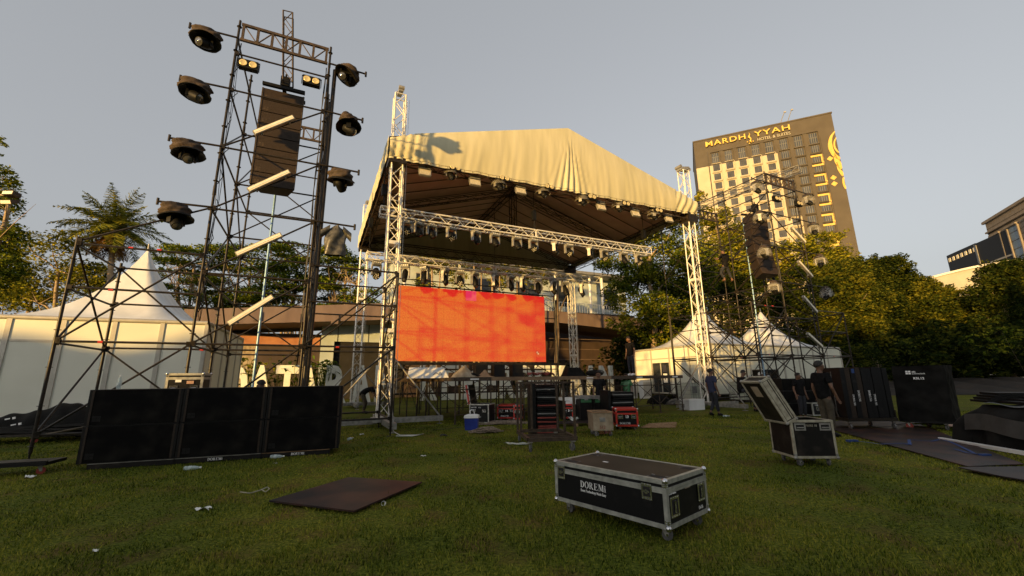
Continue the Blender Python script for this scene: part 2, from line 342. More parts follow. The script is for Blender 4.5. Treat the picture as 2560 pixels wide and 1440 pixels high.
for r in range(13):
    zc=58.15 if r==0 else 55.3-2.53*(r-1); hh=2.7 if r==0 else 1.75; ww=1.6
    for c,uc in enumerate(cols):
        if wn>=100: break
        zz=zc-(0 if c>4 else .05)
        m=MB(); m.bb((uc-ww/2-.28,-.075,zz-hh/2-.15),(uc+ww/2+.28,-.068,zz+hh/2+.2),1)
        m.bb((uc-ww/2,-.10,zz-hh/2),(uc+ww/2,-.076,zz+hh/2),0)
        m.bb((uc-ww/2-.3,-.42,zz+hh/2+.2),(uc+ww/2+.3,-.076,zz+hh/2+.32),1)     # hood over the window
        m.bb((uc+ww/2+.28,-.34,zz-hh/2-.15),(uc+ww/2+.4,-.076,zz+hh/2+.2),1)
        m.bb((uc-ww/2-.3,-.25,zz-hh/2-.3),(uc+ww/2+.4,-.076,zz-hh/2-.15),1)
        for q in(-.42,0,.42): m.bb((uc+q-.045,-.15,zz-hh/2-.1),(uc+q+.045,-.101,zz+hh/2),2)
        if r==0: m.bb((uc-ww/2,-.15,zz+.1),(uc+ww/2,-.1015,zz+.22),2)
        beige=(c<5 and r>0) or (c==5 and r>7)
        m.build('window',['gpane','hbeige' if beige else 'hbrown','grey' if not beige else 'hslot'],h); wn+=1
# gold brackets round every second window of the last column
for k in range(5):
    zt=53.6-5.07*k; m=MB(); m.bb((25.3,-.3,zt-.45),(27.3,-.16,zt)); m.bb((27.3,-.3,zt-2.9),(27.75,-.16,zt)); m.bb((25.3,-.3,zt-2.9),(27.3,-.16,zt-2.45)); m.build('gold_bracket','gold',h)
m=MB(); X=FX((2.85,-.35,59.9),(1,0,0),(0,-1,0)); X2=lambda u,z:FX((u,-.45,z),(1,0,0),(0,-1,0))
for s_,u_,e_ in(('MARDH',2.9,12.3),('YYAH',14.3,22.1)):
    m=MB()
    i0=len(m.v); text(m,s_,X2(0,0),1.9,0,.25,.016,space=1.15); w_=max(v[0] for v in m.v[i0:])-min(v[0] for v in m.v[i0:]); mn=min(v[0] for v in m.v[i0:]); z0=min(v[2] for v in m.v[i0:]); z1=max(v[2] for v in m.v[i0:])
    for i in range(i0,len(m.v)): v=m.v[i]; m.v[i]=(u_+(v[0]-mn)*(e_-u_)/w_,v[1],61.55+(v[2]-z0)/(z1-z0)*1.45)
    m.build('sign_lettering','goldl',h)
m=MB(); i0=0; text(m,'HOTEL & SUITES',X2(0,0),1.1,0,.1,.012); mn=min(v[0] for v in m.v); w_=max(v[0] for v in m.v)-mn; z0=min(v[2] for v in m.v)
for i in range(len(m.v)): v=m.v[i]; m.v[i]=(14.9+(v[0]-mn)*7.2/w_,v[1]+.2,60.35+(v[2]-z0))
m.build('sign_subtitle','edge_old',h)
m=MB(); m.tube([(13.6,-.4,60.2),(13.25,-.4,60.7),(13.5,-.4,61.3),(13.05,-.4,61.9),(13.35,-.4,62.6),(13.2,-.4,63.2)],[.1,.3,.16,.3,.14,.04],6)
for q in((12.6,60.6),(13.9,60.5),(13.0,60.1)): m.box((q[0],-.4,q[1]),(.25,.15,.25),0,Matrix.Rotation(R_(45),3,'Y'))
m.build('sign_emblem','goldl',h)
# gold calligraphic arabesque at the right edge
m=MB()
def ribbon(pts,ws):
    n=10; P=[]
    for i in range(len(pts)-1):
        a=Vector(pts[max(i-1,0)]);b_=Vector(pts[i]);c_=Vector(pts[i+1]);d_=Vector(pts[min(i+2,len(pts)-1)])
        for k in range(n):
            t=k/n; q=.5*((2*b_)+(c_-a)*t+(2*a-5*b_+4*c_-d_)*t*t+(3*b_-a-3*c_+d_)*t**3); P.append((q,ws[i]*(1-t)+ws[i+1]*t))
    P.append((Vector(pts[-1]),ws[-1]))
    V=[]
    for i,(q,wd) in enumerate(P):
        d=(P[min(i+1,len(P)-1)][0]-P[max(i-1,0)][0]).normalized(); nn=Vector((-d.y,d.x))
        for e in(-1,1): 
            p=q+nn*e*wd/2; V.append((min(p.x,31.0),-.12,p.y))
    m.add(V,[(2*i,2*i+1,2*i+3,2*i+2) for i in range(len(P)-1)])
ribbon([(31.0,58.9),(30.0,57.5),(29.55,55.2),(29.95,52.9),(31.0,51.5)],[.15,.55,.9,.8,.7])
ribbon([(31.0,57.2),(30.5,56.2),(30.35,54.8),(30.7,53.6),(31.0,53.2)],[.2,.3,.35,.3,.2])
ribbon([(30.1,53.3),(30.2,51.5),(30.7,49.8),(31.0,49.0)],[.2,.9,1.1,1.0])
ribbon([(30.2,50.9),(30.3,49.2),(30.75,47.9),(31.0,47.2)],[.2,.5,.7,.6])
ribbon([(31.0,46.9),(30.75,46.3),(30.7,45.0),(30.95,43.9)],[.3,.35,.4,.4])
for q in((29.05,52.1),(29.0,47.15),(28.95,45.6)): m.poly([(q[0]-.65,-.11,q[1]),(q[0],-.11,q[1]-.65),(q[0]+.65,-.11,q[1]),(q[0],-.11,q[1]+.65)])
m.build('gold_arabesque','gold',h)
for uu,hh in((21.5,4.2),(23.1,4.4)):
    m=MB(); m.bar((uu-1.2,2,HH),(uu+.6,2,HH+hh),.09); m.box((uu+.7,2,HH+hh),(.5,.3,.35)); m.build('rooftop_camera_pole','dalu',h)
m=MB(); m.bar((9,4,HH),(9,4,HH+2.2),.06); m.bar((7,4,HH),(7,4,HH+1.5),.04); m.build('antenna','dalu',h)
m=MB(); m.bb((21,4,HH),(26,9,HH+1.3)); m.build('roof_plant_box','hbeige',h)
# ---------------------------------------------------------------- buildings far right
Y=82.; a=gy(2463,560,Y); FA=R_(-62); SF=Frame((a.x,a.y),R_(-117)); 
tl=SF.pv(2459,563); t2=SF.pv(2560,505)
s_=thing('stone_building','grey stone building with tall blue windows at the right edge','building',SF.o,SF.al)
ztop=tl[1]
SA=math.atan2(1,1)
m=MB(); m.bb((0,0,0),(60,20,ztop)); 
m.build('wall','stone',s_)
m=MB()
for k in range(30): m.bb((-.03,-.05,ztop-1.3-k*1.0),(60,-.001,ztop-1.24-k*1.0))
m.build('cladding_joint','hslot',s_)
for (x0,y0,x1,y1) in((2481,593,2502,583),(2521,571,2544,559),(2568,545,2600,530)):
    p=SF.pv(x0,y0); q=SF.pv(x1,y1); q=(q[0],p[1]-9); ww_=q[0]-p[0]; m=MB(); m.bb((p[0],-.12,q[1]-14),(q[0],-.06,p[1]),0); m.bb((p[0]-.3,-.5,p[1]),(q[0]+.3,-.05,p[1]+.3),1); m.bb((p[0]-.3,-.3,q[1]-14),(p[0],-.05,p[1]),1); m.bb((q[0],-.3,q[1]-14),(q[0]+.3,-.05,p[1]),1)
    for k in range(9): m.bb((p[0],-.16,p[1]-1.2-k*1.6),(q[0],-.121,p[1]-1.1-k*1.6),2)
    m.build('window',['bglass','stone','hslot'],s_)
m=MB(); m.bb((-.4,-.4,ztop),(60,-.0,ztop+.5)); m.bb((.2,-.5,ztop-2.2),(60,-.06,ztop-1.9)); m.build('cornice','stone',s_)
q=Frame((gy(2366,640,95).x,95),R_(-111)); z0=q.pv(2366,640)[1]; UL=q.pv(2437,607)[0]; UM=q.pv(2475,593)[0]
d_=thing('dark_clad_building','dark clad building outlined with pale strips behind the arched roof','building',q.o,q.al)
m=MB(); m.bb((0,0,0),(UL,16,z0+.0)); m.bb((UL+.1,-.2,0),(UM+8,14,z0-.2)); m.build('wall','lam',d_)
for k in range(7): m=MB(); m.bb((UL*(k+.35)/7,-.08,z0-1.7),(UL*(k+.85)/7,-.01,z0-.8)); m.build('window','diff',d_)
m=MB(); m.bb((UL+.3,-.3,z0-5),(UL+.6,-.21,z0-.6)); m.bb((UL+.6,-.3,z0-5.3),(UM+6,-.21,z0-5)); m.bb((UM*.5+UL*.5,-.3,z0-9),(UM*.5+UL*.5+.3,-.21,z0-5.3)); m.bb((UL-.4,-.1,z0-8),(UL-.15,-.01,z0-.2)); m.build('pale_strip','dalu',d_)
Y=70; p0=gy(2305,697,Y); p1=gy(2425,655,Y); p2=gy(2535,647,Y)
ar=thing('arched_roof_building','low building with pale shallow arched roof beyond the trees','building',(p0.x,Y,0))
m=MB(); N_=24; W_=p2.x-p0.x+10
prof=[(W_*i/N_, p0.z+ (p2.z-p0.z)*math.sin(min(1,(i/N_)*1.25)*math.pi/2)) for i in range(N_+1)]
m.add([(x,0,z) for x,z in prof]+[(x,14,z) for x,z in prof],[(i,i+1,N_+2+i,N_+1+i) for i in range(N_)],0)
m.add([(x,0,z-.35) for x,z in prof]+[(x,0,z) for x,z in prof],[(i,i+1,N_+2+i,N_+1+i) for i in range(N_)],0)
m.build('roof','white',ar); m=MB(); m.add([(x,.3,0) for x,z in prof]+[(x,.3,z-.36) for x,z in prof],[(i,i+1,N_+2+i,N_+1+i) for i in range(N_)],0); m.build('wall','dome',ar)
m=MB(); zc=p0.z; m.bar((7,.25,zc-3),(12.6,.25,zc+2.3),.09,4); m.bar((12.6,.25,zc+2.3),(17,.25,zc-1),.09,4); m.build('brace','hslot',ar)

# ---------------------------------------------------------------- brown hall behind the letters, terrace above
hb=Frame(gz(720,913,2.4).to_2d().to_3d()+ST.v*6.5,AL-.02)
hl=thing('event_hall','long low hall with weathered brown fascia and dark cladding behind the letters','building',hb.o,hb.al)
def hz(x,y,v=0): return hb.pv(x,y,v)
ua,za=hz(500,782); ub,zb=hz(985,765); uc,zc=hz(1380,785); ud,zd=hz(1600,803)
_,za2=hz(560,822);_,zb2=hz(890,801);_,zc2=hz(1380,812);_,zd2=hz(1600,838)
m=MB(); P=[(ua-.5,za,za2),(ua,za,za2),(ub,zb,zb2),(uc,zc,zc2),(ud,zd,zd2),(ud+8,zd,zd2)]
for i in range(5):
    a_,b_=P[i],P[i+1]; m.prism([(a_[0],-1.6,a_[2]),(b_[0],-1.6,b_[2]),(b_[0],-1.6,b_[1]),(a_[0],-1.6,a_[1])],(0,6.2,0))
m.build('fascia','hall',hl)
m=MB(); m.bb((ua-.5,2,0),(ud+8,4.4,za2-.02)); m.build('wall','hallw',hl)
_,k0=hz(700,842,2); _,k1=hz(700,862,2)
u0_,_=hz(560,850,2); u1_,_=hz(800,850,2)
m=MB(); m.bb((u0_,1.93,k1),(u1_,1.999,k0)); m.build('copper_band','copper',hl)
m=MB(); m.bb((u0_,1.9,k1-.08),(u1_,1.999,k1-.002)); m.bb((u0_,1.95,0),(u0_+2.2,1.998,k1-.1)); m.build('trim','canvas',hl)
e0,_=hz(803,850,2); e1,_=hz(836,850,2); e2,_=hz(1010,850,2); _,e3=hz(850,855,2)
m=MB(); m.bb((e0,1.6,0),(e1,1.998,zb2)); m.bb((e1+.002,1.6,e3),(e2,1.998,zb2)); m.build('pale_panel','bluew',hl)
m=MB(); 
for q in(e0+1.2,e1+2.6,e1+5): m.bb((q,1.58,e3),(q+.05,1.6-.001,zb2))
m.bb((e1+.02,1.9,0),(e2,1.99,e3-.002)); m.build('door_opening','dark',hl)
m=MB(); 
for k in range(5): m.bb((hz(1395,800)[0],1.92,1.2+k*1.05),(ud+6,1.999,1.26+k*1.05))
m.build('cladding_line','hall',hl)
for q in(640,735,827): m=MB(); m.bb((hz(q,810)[0],-1.7,zb2-.55),(hz(q,810)[0]+.5,-1.2,zb2+.1)); m.build('bracket','hall',hl)
# terrace house
th=thing('terrace_house','pale two storey house with glass walls on the terrace behind the screen','building',hb.P(0,6),hb.al)
zt=hz(1480,775,6)[1]-.4
tA,tB=hz(985,700,6)[0],hz(1580,700,6)[0]
m=MB(); m.bb((tA,0,0),(tB,.3,zt),1); m.bb((tA,1.5,zt),(tB,6,zt+5.2)); m.build('wall',['bluew','hallw'],th)
for k,(x0,x1) in enumerate(((1040,1062),(1185,1225),(1290,1335),(1385,1415),(1500,1530))):
    m=MB(); m.bb((hz(x0,700,7.5)[0],1.44,zt+.9),(hz(x1,700,7.5)[0]+.6,1.497,zt+3.4),0); m.bb((hz(x0,700,7.5)[0]-.1,1.40,zt+3.4),(hz(x1,700,7.5)[0]+.7,1.498,zt+3.55),1); m.build('window',['glassd','tentp'],th)
for x0 in(1012,1150,1390,1475,1505):
    m=MB(); m.bar((hz(x0,700,6)[0],.1,zt),(hz(x0,700,6)[0],.1,zt+4.6),.16,10); m.build('column','tent',th)
m=MB(); m.bb((tA-.5,-.8,zt+4.6),(tB+.3,6,zt+4.9)); m.build('roof','dalu',th)
m=MB()
for k in range(40): 
    q=hz(1370,740,5)[0]+k*.35; m.bar((q,-.4,zt-.1),(q,-.4,zt+1.0),.022,4)
m.bar((hz(1370,740,5)[0],-.4,zt+1.0),(hz(1370,740,5)[0]+14,-.4,zt+1.0),.035,4); m.build('railing','white',th)

# ---------------------------------------------------------------- freestanding letters
A0=gz(718,913,2.4); B0=gz(1514,914,2.4); lf=Frame((A0.x,A0.y),math.atan2(B0.y-A0.y,B0.x-A0.x))
LT='DATARAN KEMERDEKAAN'; pitch_px={}
uN=lf.pv(1514,914)[0]; uT=0.
xs={1:655,2:720,3:773,4:843,5:905}
seq=[(i,c) for i,c in enumerate(LT)]
for i,c in seq:
    if c==' ': continue
    uu=lf.pv({0:592,**xs}.get(i,0),930)[0] if i<=5 else (lf.pv(905,930)[0]+(i-5)*(uN-lf.pv(905,930)[0])/(18-5))
    o=MB(); i0=0; text(o,c,FX((0,0,0),(1,0,0),(0,-1,0)),2.6,0,.28,.10)
    mn=min(v[0] for v in o.v); mx_=max(v[0] for v in o.v); z0=min(v[2] for v in o.v); z1=max(v[2] for v in o.v); wl=1.25 if i<=5 else 1.2
    o.v=[((v[0]-mn)/(mx_-mn)*wl-wl/2,v[1],.08+(v[2]-z0)/(z1-z0)*2.32) for v in o.v]
    ob=o.build('giant_letter','letter'); ob.location=lf.P(uu,0,0); ob.rotation_euler=(0,0,lf.al)
    nth=LT[:i+1].count(c); tot=LT.count(c)
    tag(ob,'tall white freestanding letter %s'%c+(', %s %s from the left in the row behind the stage'%(ORD[nth-1],c) if tot>1 else ' standing in the row behind the stage'),'letter sign','freestanding giant letters in a row')
# ---------------------------------------------------------------- tents
def tent(name,label,frame,u0,v0,sz,eave,peak,base=.35,door=False,front=True,grp=None,sides='fr',pan=4):
    t=thing(name,label,'tent',frame.P(u0,v0,0),frame.al,grp); c=sz/2
    m=MB(); ns=14; nr=18
    def roof(i,j):   # j: 0 eave .. 1 top ; i round the square
        a=i*4; k=int(a)%4; f=a-int(a); cs=[(0,0),(sz,0),(sz,sz),(0,sz)]; p=cs[k]; q=cs[(k+1)%4]
        x=p[0]+(q[0]-p[0])*f; y=p[1]+(q[1]-p[1])*f; r=(1-j)
        sag=1-.03*math.sin(math.pi*f)*0
        rad=max(r**1.0,.012); zz=eave+(peak-eave)*((1-rad)**2.6*.93+.07*(1-rad)**12+ .0) + .12*(1-rad)
        return Vector((c+(x-c)*rad*1.02,c+(y-c)*rad*1.02,min(zz,peak)))
    m.grid(roof,16,nr); m.build('roof','tent',t)
    m=MB(); 
    for (p,q) in(((0,0),(sz,0)),((sz,0),(sz,sz)),((sz,sz),(0,sz)),((0,sz),(0,0))):
        x0,x1=min(p[0],q[0])-.02,max(p[0],q[0])+.02; y0,y1=min(p[1],q[1])-.02,max(p[1],q[1])+.02
        m.bb((x0-.03,y0-.03,eave-.12),(x1+.03,y1+.03,eave+.0)) if False else m.bar((p[0],p[1],eave-.03),(q[0],q[1],eave-.03),.07,6)
    m.build('eave_beam','tentp',t)
    for (p,q,key) in(((0,0),(sz,0),'f'),((sz,0),(sz,sz),'r'),((0,0),(0,sz),'l')):
        m=MB(); ax=0 if p[1]==q[1] else 1
        def blk(a,b,z0,z1,mt,o=0,th=.03):
            A=[p[0],p[1],z0];B=[p[0],p[1],z1]; A[ax]+=a; B[ax]+=b; A[1-ax]-=th/2+o*(1 if key!='r' else -1) ; B[1-ax]+=th/2-o*(1 if key!='r' else -1); m.bb(A,B,mt)
        w_=sz/pan
        if door and key=='l':
            segs=[(0,w_,1),(w_,2*w_,1),(2*w_,3*w_,2),(3*w_,4*w_,1)]
        else: segs=[(k*w_,(k+1)*w_,1) for k in range(pan)]
        for a_,b_,kd in segs:
            if kd==1: blk(a_+.06,b_-.06,base+.05,eave-.75,0); blk(a_+.06,b_-.06,eave-.68,eave-.1,0)
            else:
                blk(a_+.06,b_-.06,eave-.68-.3,eave-.1,0); blk(a_+.1,(a_+b_)/2-.04,base+.05,eave-1.02,2); blk((a_+b_)/2+.04,b_-.1,base+.05,eave-1.02,2)
                blk((a_+b_)/2-.04,(a_+b_)/2+.04,base,eave-1.0,1,0,.06)
                blk(a_+.3,(a_+b_)/2-.2,eave-1.6,eave-1.15,4,.04); blk(a_+.3,(a_+b_)/2-.2,eave-2.3,eave-1.7,3,.04); blk(a_+.5,(a_+b_)/2-.4,eave-2.1,eave-1.95,4,.045)
        for k in range(pan+1): blk(k*w_-.06,k*w_+.06,base-.02,eave-.08,1,0,.09)
        blk(0,sz,eave-.75,eave-.68,1,0,.06); blk(0,sz,base-.04,base+.05,1,0,.07)
        m.build('wall_panel',['tentw','tentp','glassd','ink','dink'],t)
    m=MB(); 
    for a_ in(.1,sz/2,sz-.1):
        for b_ in(.1,sz/2,sz-.1): m.bb((a_-.08,b_-.08,0),(a_+.08,b_+.08,base-.09),0)
    m.bb((0,.05,base-.09),(sz,sz,base-.045),0); m.build('raised_floor','blk',t)
    m=MB(); m.bar((c,c,peak-.3),(c,c,peak+.3),.035,6); m.build('finial','dalu',t)
    return t
eL=gz(520,806,3.4); LTf=Frame((eL.x,eL.y),.40)
tent('pagoda_tent','large white pagoda tent behind the left scaffold tower',LTf,-6,0,6.0,3.4,6.45,.42,pan=5,grp='white pagoda tents')
RTf=Frame(gy(1775,858,25),AL)
tent('pagoda_tent','white pagoda tent with a glass double door beside the right truss tower',RTf,0,0,6.6,3.35,6.3,.38,door=True,grp='white pagoda tents')
tent('pagoda_tent','white pagoda tent behind the right scaffold tower, right of the one with the door',RTf,6.65,0,6.6,3.35,6.3,.38,grp='white pagoda tents')
# ================================================================ TREES
def leaves(name,blobs,dens,size,matn,parent,flat=0.,hang=0.):
    """blobs: (centre, (rx,ry,rz)); small leaf-sized faces in clumps through each blob"""
    C=[]
    for c,r in blobs:
        nc=max(5,int(9*(r[0]*r[1]*r[2])**(1/3)*(2.6 if dens>=150 else 1.7)))
        for _ in range(nc):
            d=Vector((random.gauss(0,1),random.gauss(0,1),random.gauss(0,1))).normalized()*(random.random()**.35)
            cc=(c[0]+d.x*r[0]*.92,c[1]+d.y*r[1]*.92,c[2]+d.z*r[2]*.92); q=random.uniform(.26,.5)*min(r)
            n=int(dens*1.7*q*q*random.uniform(.6,1.2))+6; C.append((cc,q,n))
    cen=np.concatenate([np.repeat(np.array([[*c]]),n,0) for c,q,n in C]); rad=np.concatenate([np.full(n,q) for c,q,n in C]); N=len(cen)
    d=RNG.normal(size=(N,3)); d/=np.linalg.norm(d,axis=1)[:,None]; rr=rad*RNG.random(N)**.4
    p=cen+d*rr[:,None]*np.array([1.15,1.15,.75 if not flat else flat])
    if hang: p[:,2]-=hang*RNG.random(N)*rad
    a=RNG.normal(size=(N,3)); a[:,2]*=.45; a/=np.linalg.norm(a,axis=1)[:,None]; b=np.cross(a,RNG.normal(size=(N,3))); b/=np.linalg.norm(b,axis=1)[:,None]
    s=size*.78*(.6+.8*RNG.random(N))[:,None]; a=a*s; b=b*s*.5
    V=np.stack([p-a,p-b*.9,p+a,p+b*.9],1).reshape(-1,3)
    return npmesh(name,V,N,matn,parent)
def limbs(mb,base,top,tips,r,seed=0):
    rnd=random.Random(seed); base=Vector(base); top=Vector(top)
    n=6; tr=[base.lerp(top,i/n)+Vector((rnd.uniform(-1,1),rnd.uniform(-1,1),0))*r*.6*(i>0) for i in range(n+1)]
    mb.tube(tr,[r*(1.25 if i==0 else 1-.55*i/n) for i in range(n+1)],8)
    for tp in tips:
        tp=Vector(tp); k=rnd.randint(2,n); st=tr[k]; L_=(tp-st).length
        if L_<.3: continue
        mid=st.lerp(tp,.5)+Vector((rnd.uniform(-1,1),rnd.uniform(-1,1),rnd.uniform(-.2,.6)))*L_*.12
        rr=r*.42*(1-.06*k); mb.tube([st,st.lerp(mid,.5)+Vector((0,0,L_*.03)),mid,tp],[rr,rr*.75,rr*.5,rr*.15],5)
        for _ in range(2):
            q=mid+Vector((rnd.uniform(-1,1),rnd.uniform(-1,1),rnd.uniform(0,.8)))*L_*.35; mb.tube([mid,mid.lerp(q,.5)+Vector((0,0,.08)),q],[rr*.4,rr*.25,rr*.08],4)
def tree(name,label,Y,bx,blobs,matn,dens=150,size=.14,bark='bark',r=.22,grp=None,dy=1.,flat=0.,cat='tree',seed=1,z0=0.,ybias=None,multi=1,hang=0.):
    base=gy(bx,900,Y); base.z=z0; t=thing(name,label,cat,base,0,grp); B=[]
    for i,b in enumerate(blobs):
        px,py,rx,ry=b[:4]; yy=Y+(b[4] if len(b)>4 else random.uniform(-1,1)*dy); c=gy(px,py,yy)-base; k=yy/FPX*1.0
        B.append(((c.x,c.y,c.z),(rx*k,(rx+ry)/2*k*.9,ry*k)))
    leaves('crown',B,dens,size,matn,t,flat,hang)
    m=MB(); tz=max(c[2] for c,_ in B)
    cx=sum(c[0] for c,_ in B)/len(B); cy=sum(c[1] for c,_ in B)/len(B)
    for q in range(multi):
        o=(q-(multi-1)/2)*.8; limbs(m,(o*.5,0,-.05),(cx*.7+o*1.6,cy*.7,tz*.82),[c for c,_ in B][q::multi],r,seed+q)
    m.build('trunk',bark,t); return t
GL='trees beyond the left tent'
tree('broadleaf_tree','tall dense tree cut by the left edge of the photo',25,-60,[(-5,365,18,30),(8,440,38,40),(-20,500,60,60),(15,500,30,30),(-30,600,80,60),(25,590,35,35),(-30,690,90,60),(10,660,45,45)],'leafA',170,.13,seed=3,grp=GL)
tree('broadleaf_tree','wide yellow green tree with bare twigs left of the palm',31,120,[(70,615,60,40),(130,600,50,35),(190,610,50,38),(60,690,70,45),(140,680,60,50),(205,690,60,55),(100,740,90,40),(200,750,60,40),(40,740,60,40),(250,720,40,50)],'leafY',90,.15,seed=5,grp=GL)
tree('broadleaf_tree','darker olive tree between the left edge and the palm',34,20,[(30,640,60,35),(10,700,60,50),(60,740,80,40),(-20,740,60,50),(240,690,60,50),(300,740,40,30)],'leafO',100,.16,seed=6,grp=GL)
# layered tiers of foliage (umbrella-like habit)
def tier_tree(label,Y,bx,x0,x1,ytop,ybot,seed,matn='leafB'):
    rnd=random.Random(seed); base=gy(bx,900,Y); base.z=0; t=thing('tiered_tree',label,'tree',base,0,'layered trees behind the hall'); B=[]
    n=7
    for k in range(n):
        yy=ytop+(ybot-ytop)*k/(n-1); ww=(x1-x0)/2*(.45+.55*min(1,(k+.6)/3))
        for q in range(5):
            px=(x0+x1)/2+rnd.uniform(-1,1)*ww; c=gy(px,yy+rnd.uniform(-7,7)+ (abs(px-(x0+x1)/2)/ww)*10,Y+rnd.uniform(-2.2,2.2))-base; R=rnd.uniform(26,52)*Y/FPX
            B.append(((c.x,c.y,c.z),(R,R,R*.17)))
    C=[]
    cen=[];rad=[]
    for c,r in B:
        n_=int(900*r[0]*r[0]*.22); 
        a=RNG.random(n_)*2*np.pi; q=np.sqrt(RNG.random(n_))*r[0]*(1+.3*np.sin(a*3+c[0])); cen.append(np.stack([c[0]+np.cos(a)*q,c[1]+np.sin(a)*q,c[2]+RNG.normal(size=n_)*r[2]*.45-.10*q],1))
    p=np.concatenate(cen); N=len(p)
    a=RNG.normal(size=(N,3)); a[:,2]*=.3; a/=np.linalg.norm(a,axis=1)[:,None]; b=np.cross(a,RNG.normal(size=(N,3))*np.array([.4,.4,1])); b/=np.linalg.norm(b,axis=1)[:,None]
    s=.13*(.6+.8*RNG.random(N))[:,None]; a*=s; b*=s*.5
    npmesh('crown',np.stack([p-a,p-b,p+a,p+b],1).reshape(-1,3),N,matn,t)
    m=MB(); tz=max(c[2] for c,_ in B)
    for q in range(3): limbs(m,(q*.3-.3,0,-.05),((q-1)*1.4,0,tz*.85),[c for c,_ in B][q::3],.2,seed+q)
    m.build('trunk','bark',t)
tier_tree('tiered tree directly right of the left tent peak',40,450,370,520,618,790,11)
tier_tree('tiered tree seen through the middle of the left scaffold tower',43,600,500,680,615,770,12)
tier_tree('tiered tree with forked pale trunk behind the right half of the left tower',41,720,640,800,612,765,13)
tier_tree('tiered tree between the left tower and the stage roof',42,850,790,915,618,765,14)
# palm
base=gy(262,900,29); base.z=0; pt=thing('palm_tree','feathery palm rising behind the white tent peak','palm tree',base)
top=gy(283,588,29)-base; m=MB(); m.tube([(0,0,-.1),(top*.35)+Vector((.12,0,0)),(top*.7)+Vector((.1,0,0)),top],[.26,.2,.17,.15],10); m.lathe([(.16,-.9),(.3,-.5),(.34,-.2),(.2,.35),(.08,.9)],12,0,Matrix.Translation(top+Vector((0,0,.1)))); m.build('trunk','bark',pt)
fr=[]; dr=[]
for k in range(44):
    dry=k>=34; az=k*2.399+.3; el=R_(82-k*3.0) if not dry else R_(-38-random.random()*35); L_=3.5*random.uniform(.85,1.1) if not dry else 2.4
    pts=[]; p=Vector(top)+Vector((0,0,.35)); d=Vector((math.cos(az)*math.cos(el),math.sin(az)*math.cos(el),math.sin(el)))
    for i in range(13): pts.append(p.copy()); p=p+d*L_/12; d=(d+Vector((0,0,-.105 if not dry else -.06))).normalized()
    (dr if dry else fr).append(pts)
for nm,lst,mt_,dn in(('fronds',fr,'leafP',26),('dry_fronds',dr,'leafR',20)):
    V=[]
    for pts in lst:
        for i in range(12):
            a=pts[i];b=pts[i+1];d=(b-a).normalized(); sd_=d.cross(Vector((0,0,1)))
            if sd_.length<.1: sd_=Vector((1,0,0))
            sd_.normalize(); V+= [a+sd_*.02,a-sd_*.02,b-sd_*.012,b+sd_*.012]
            if i<1: continue
            for q in range(dn//4):
                f=random.random(); o=a.lerp(b,f); L_=.62*math.sin(math.pi*min(1,(i+f)/12*.9+.12))+.12
                for e in(-1,1):
                    t_=o+(sd_*e*.8+d*.55+Vector((random.uniform(-.2,.2),random.uniform(-.2,.2),random.uniform(-.75,.1)))).normalized()*L_
                    n_=(t_-o).cross(d).normalized()*.02; wv=d*.026; V+=[o-wv,o+wv,t_+n_,t_-n_]
    npmesh(nm,np.array([tuple(v) for v in V]),len(V)//4,mt_,pt)
# right side
GR='trees behind the stage and the right tower'
tree('broadleaf_tree','big spreading tree hanging over the terrace right of the stage roof',34,1640,[(1530,650,45,40),(1560,600,50,40),(1620,610,60,50),(1680,570,45,45),(1590,690,70,50),(1660,690,70,60),(1720,640,60,60),(1550,740,50,40),(1620,770,80,50),(1700,770,70,60),(1560,810,50,30),(1650,830,70,35),(1740,720,50,80)],'leafA',150,.15,seed=21,grp=GR,r=.3,dy=2)
tree('feathery_tree','feathery yellow tree between the right truss tower and the hotel',40,1800,[(1745,490,22,22),(1755,545,30,40),(1800,560,45,45),(1790,620,60,50),(1850,600,50,50),(1840,670,70,60),(1900,640,50,50),(1880,700,60,40),(1775,690,60,50)],'leafY',120,.19,seed=22,grp=GR,hang=.6)
tree('feathery_tree','feathery yellow tree in front of the hotel base',46,2010,[(1930,640,45,40),(1985,625,55,35),(2050,605,55,30),(2095,585,28,16),(2030,650,70,40),(1960,690,70,50),(2080,660,60,50),(1950,740,70,40)],'leafY',100,.21,seed=23,grp=GR,hang=.6)
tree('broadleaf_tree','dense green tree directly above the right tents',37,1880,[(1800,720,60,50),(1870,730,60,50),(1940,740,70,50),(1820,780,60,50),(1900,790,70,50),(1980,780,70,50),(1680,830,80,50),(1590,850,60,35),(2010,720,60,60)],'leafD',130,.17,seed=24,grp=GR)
tree('broadleaf_tree','orange green rounded tree right of the right scaffold tower',40,2130,[(2080,700,60,50),(2120,690,60,50),(2090,760,70,60),(2150,750,60,60),(2060,800,60,50),(2130,820,80,60),(2080,850,60,40)],'leafO',150,.17,seed=25,grp=GR)
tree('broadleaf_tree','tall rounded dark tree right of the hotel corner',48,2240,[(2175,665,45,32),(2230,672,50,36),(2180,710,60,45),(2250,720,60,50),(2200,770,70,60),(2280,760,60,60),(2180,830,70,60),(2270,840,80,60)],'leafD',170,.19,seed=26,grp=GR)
tree('broadleaf_tree','tree with sunlit yellow streak below the arched roof',46,2380,[(2310,720,45,30),(2355,735,45,30),(2400,745,50,30),(2440,765,50,35),(2330,780,60,50),(2400,800,70,50),(2460,810,60,50),(2340,850,70,50),(2420,860,80,50)],'leafO',170,.18,seed=27,grp=GR)
tree('broadleaf_tree','dark round tree in front of the stone building',42,2520,[(2490,690,45,40),(2540,690,50,45),(2590,680,60,50),(2480,730,50,40),(2540,750,70,50),(2600,750,70,60),(2520,820,80,60),(2590,840,80,60),(2480,850,60,50)],'leafD',170,.17,seed=28,grp=GR)
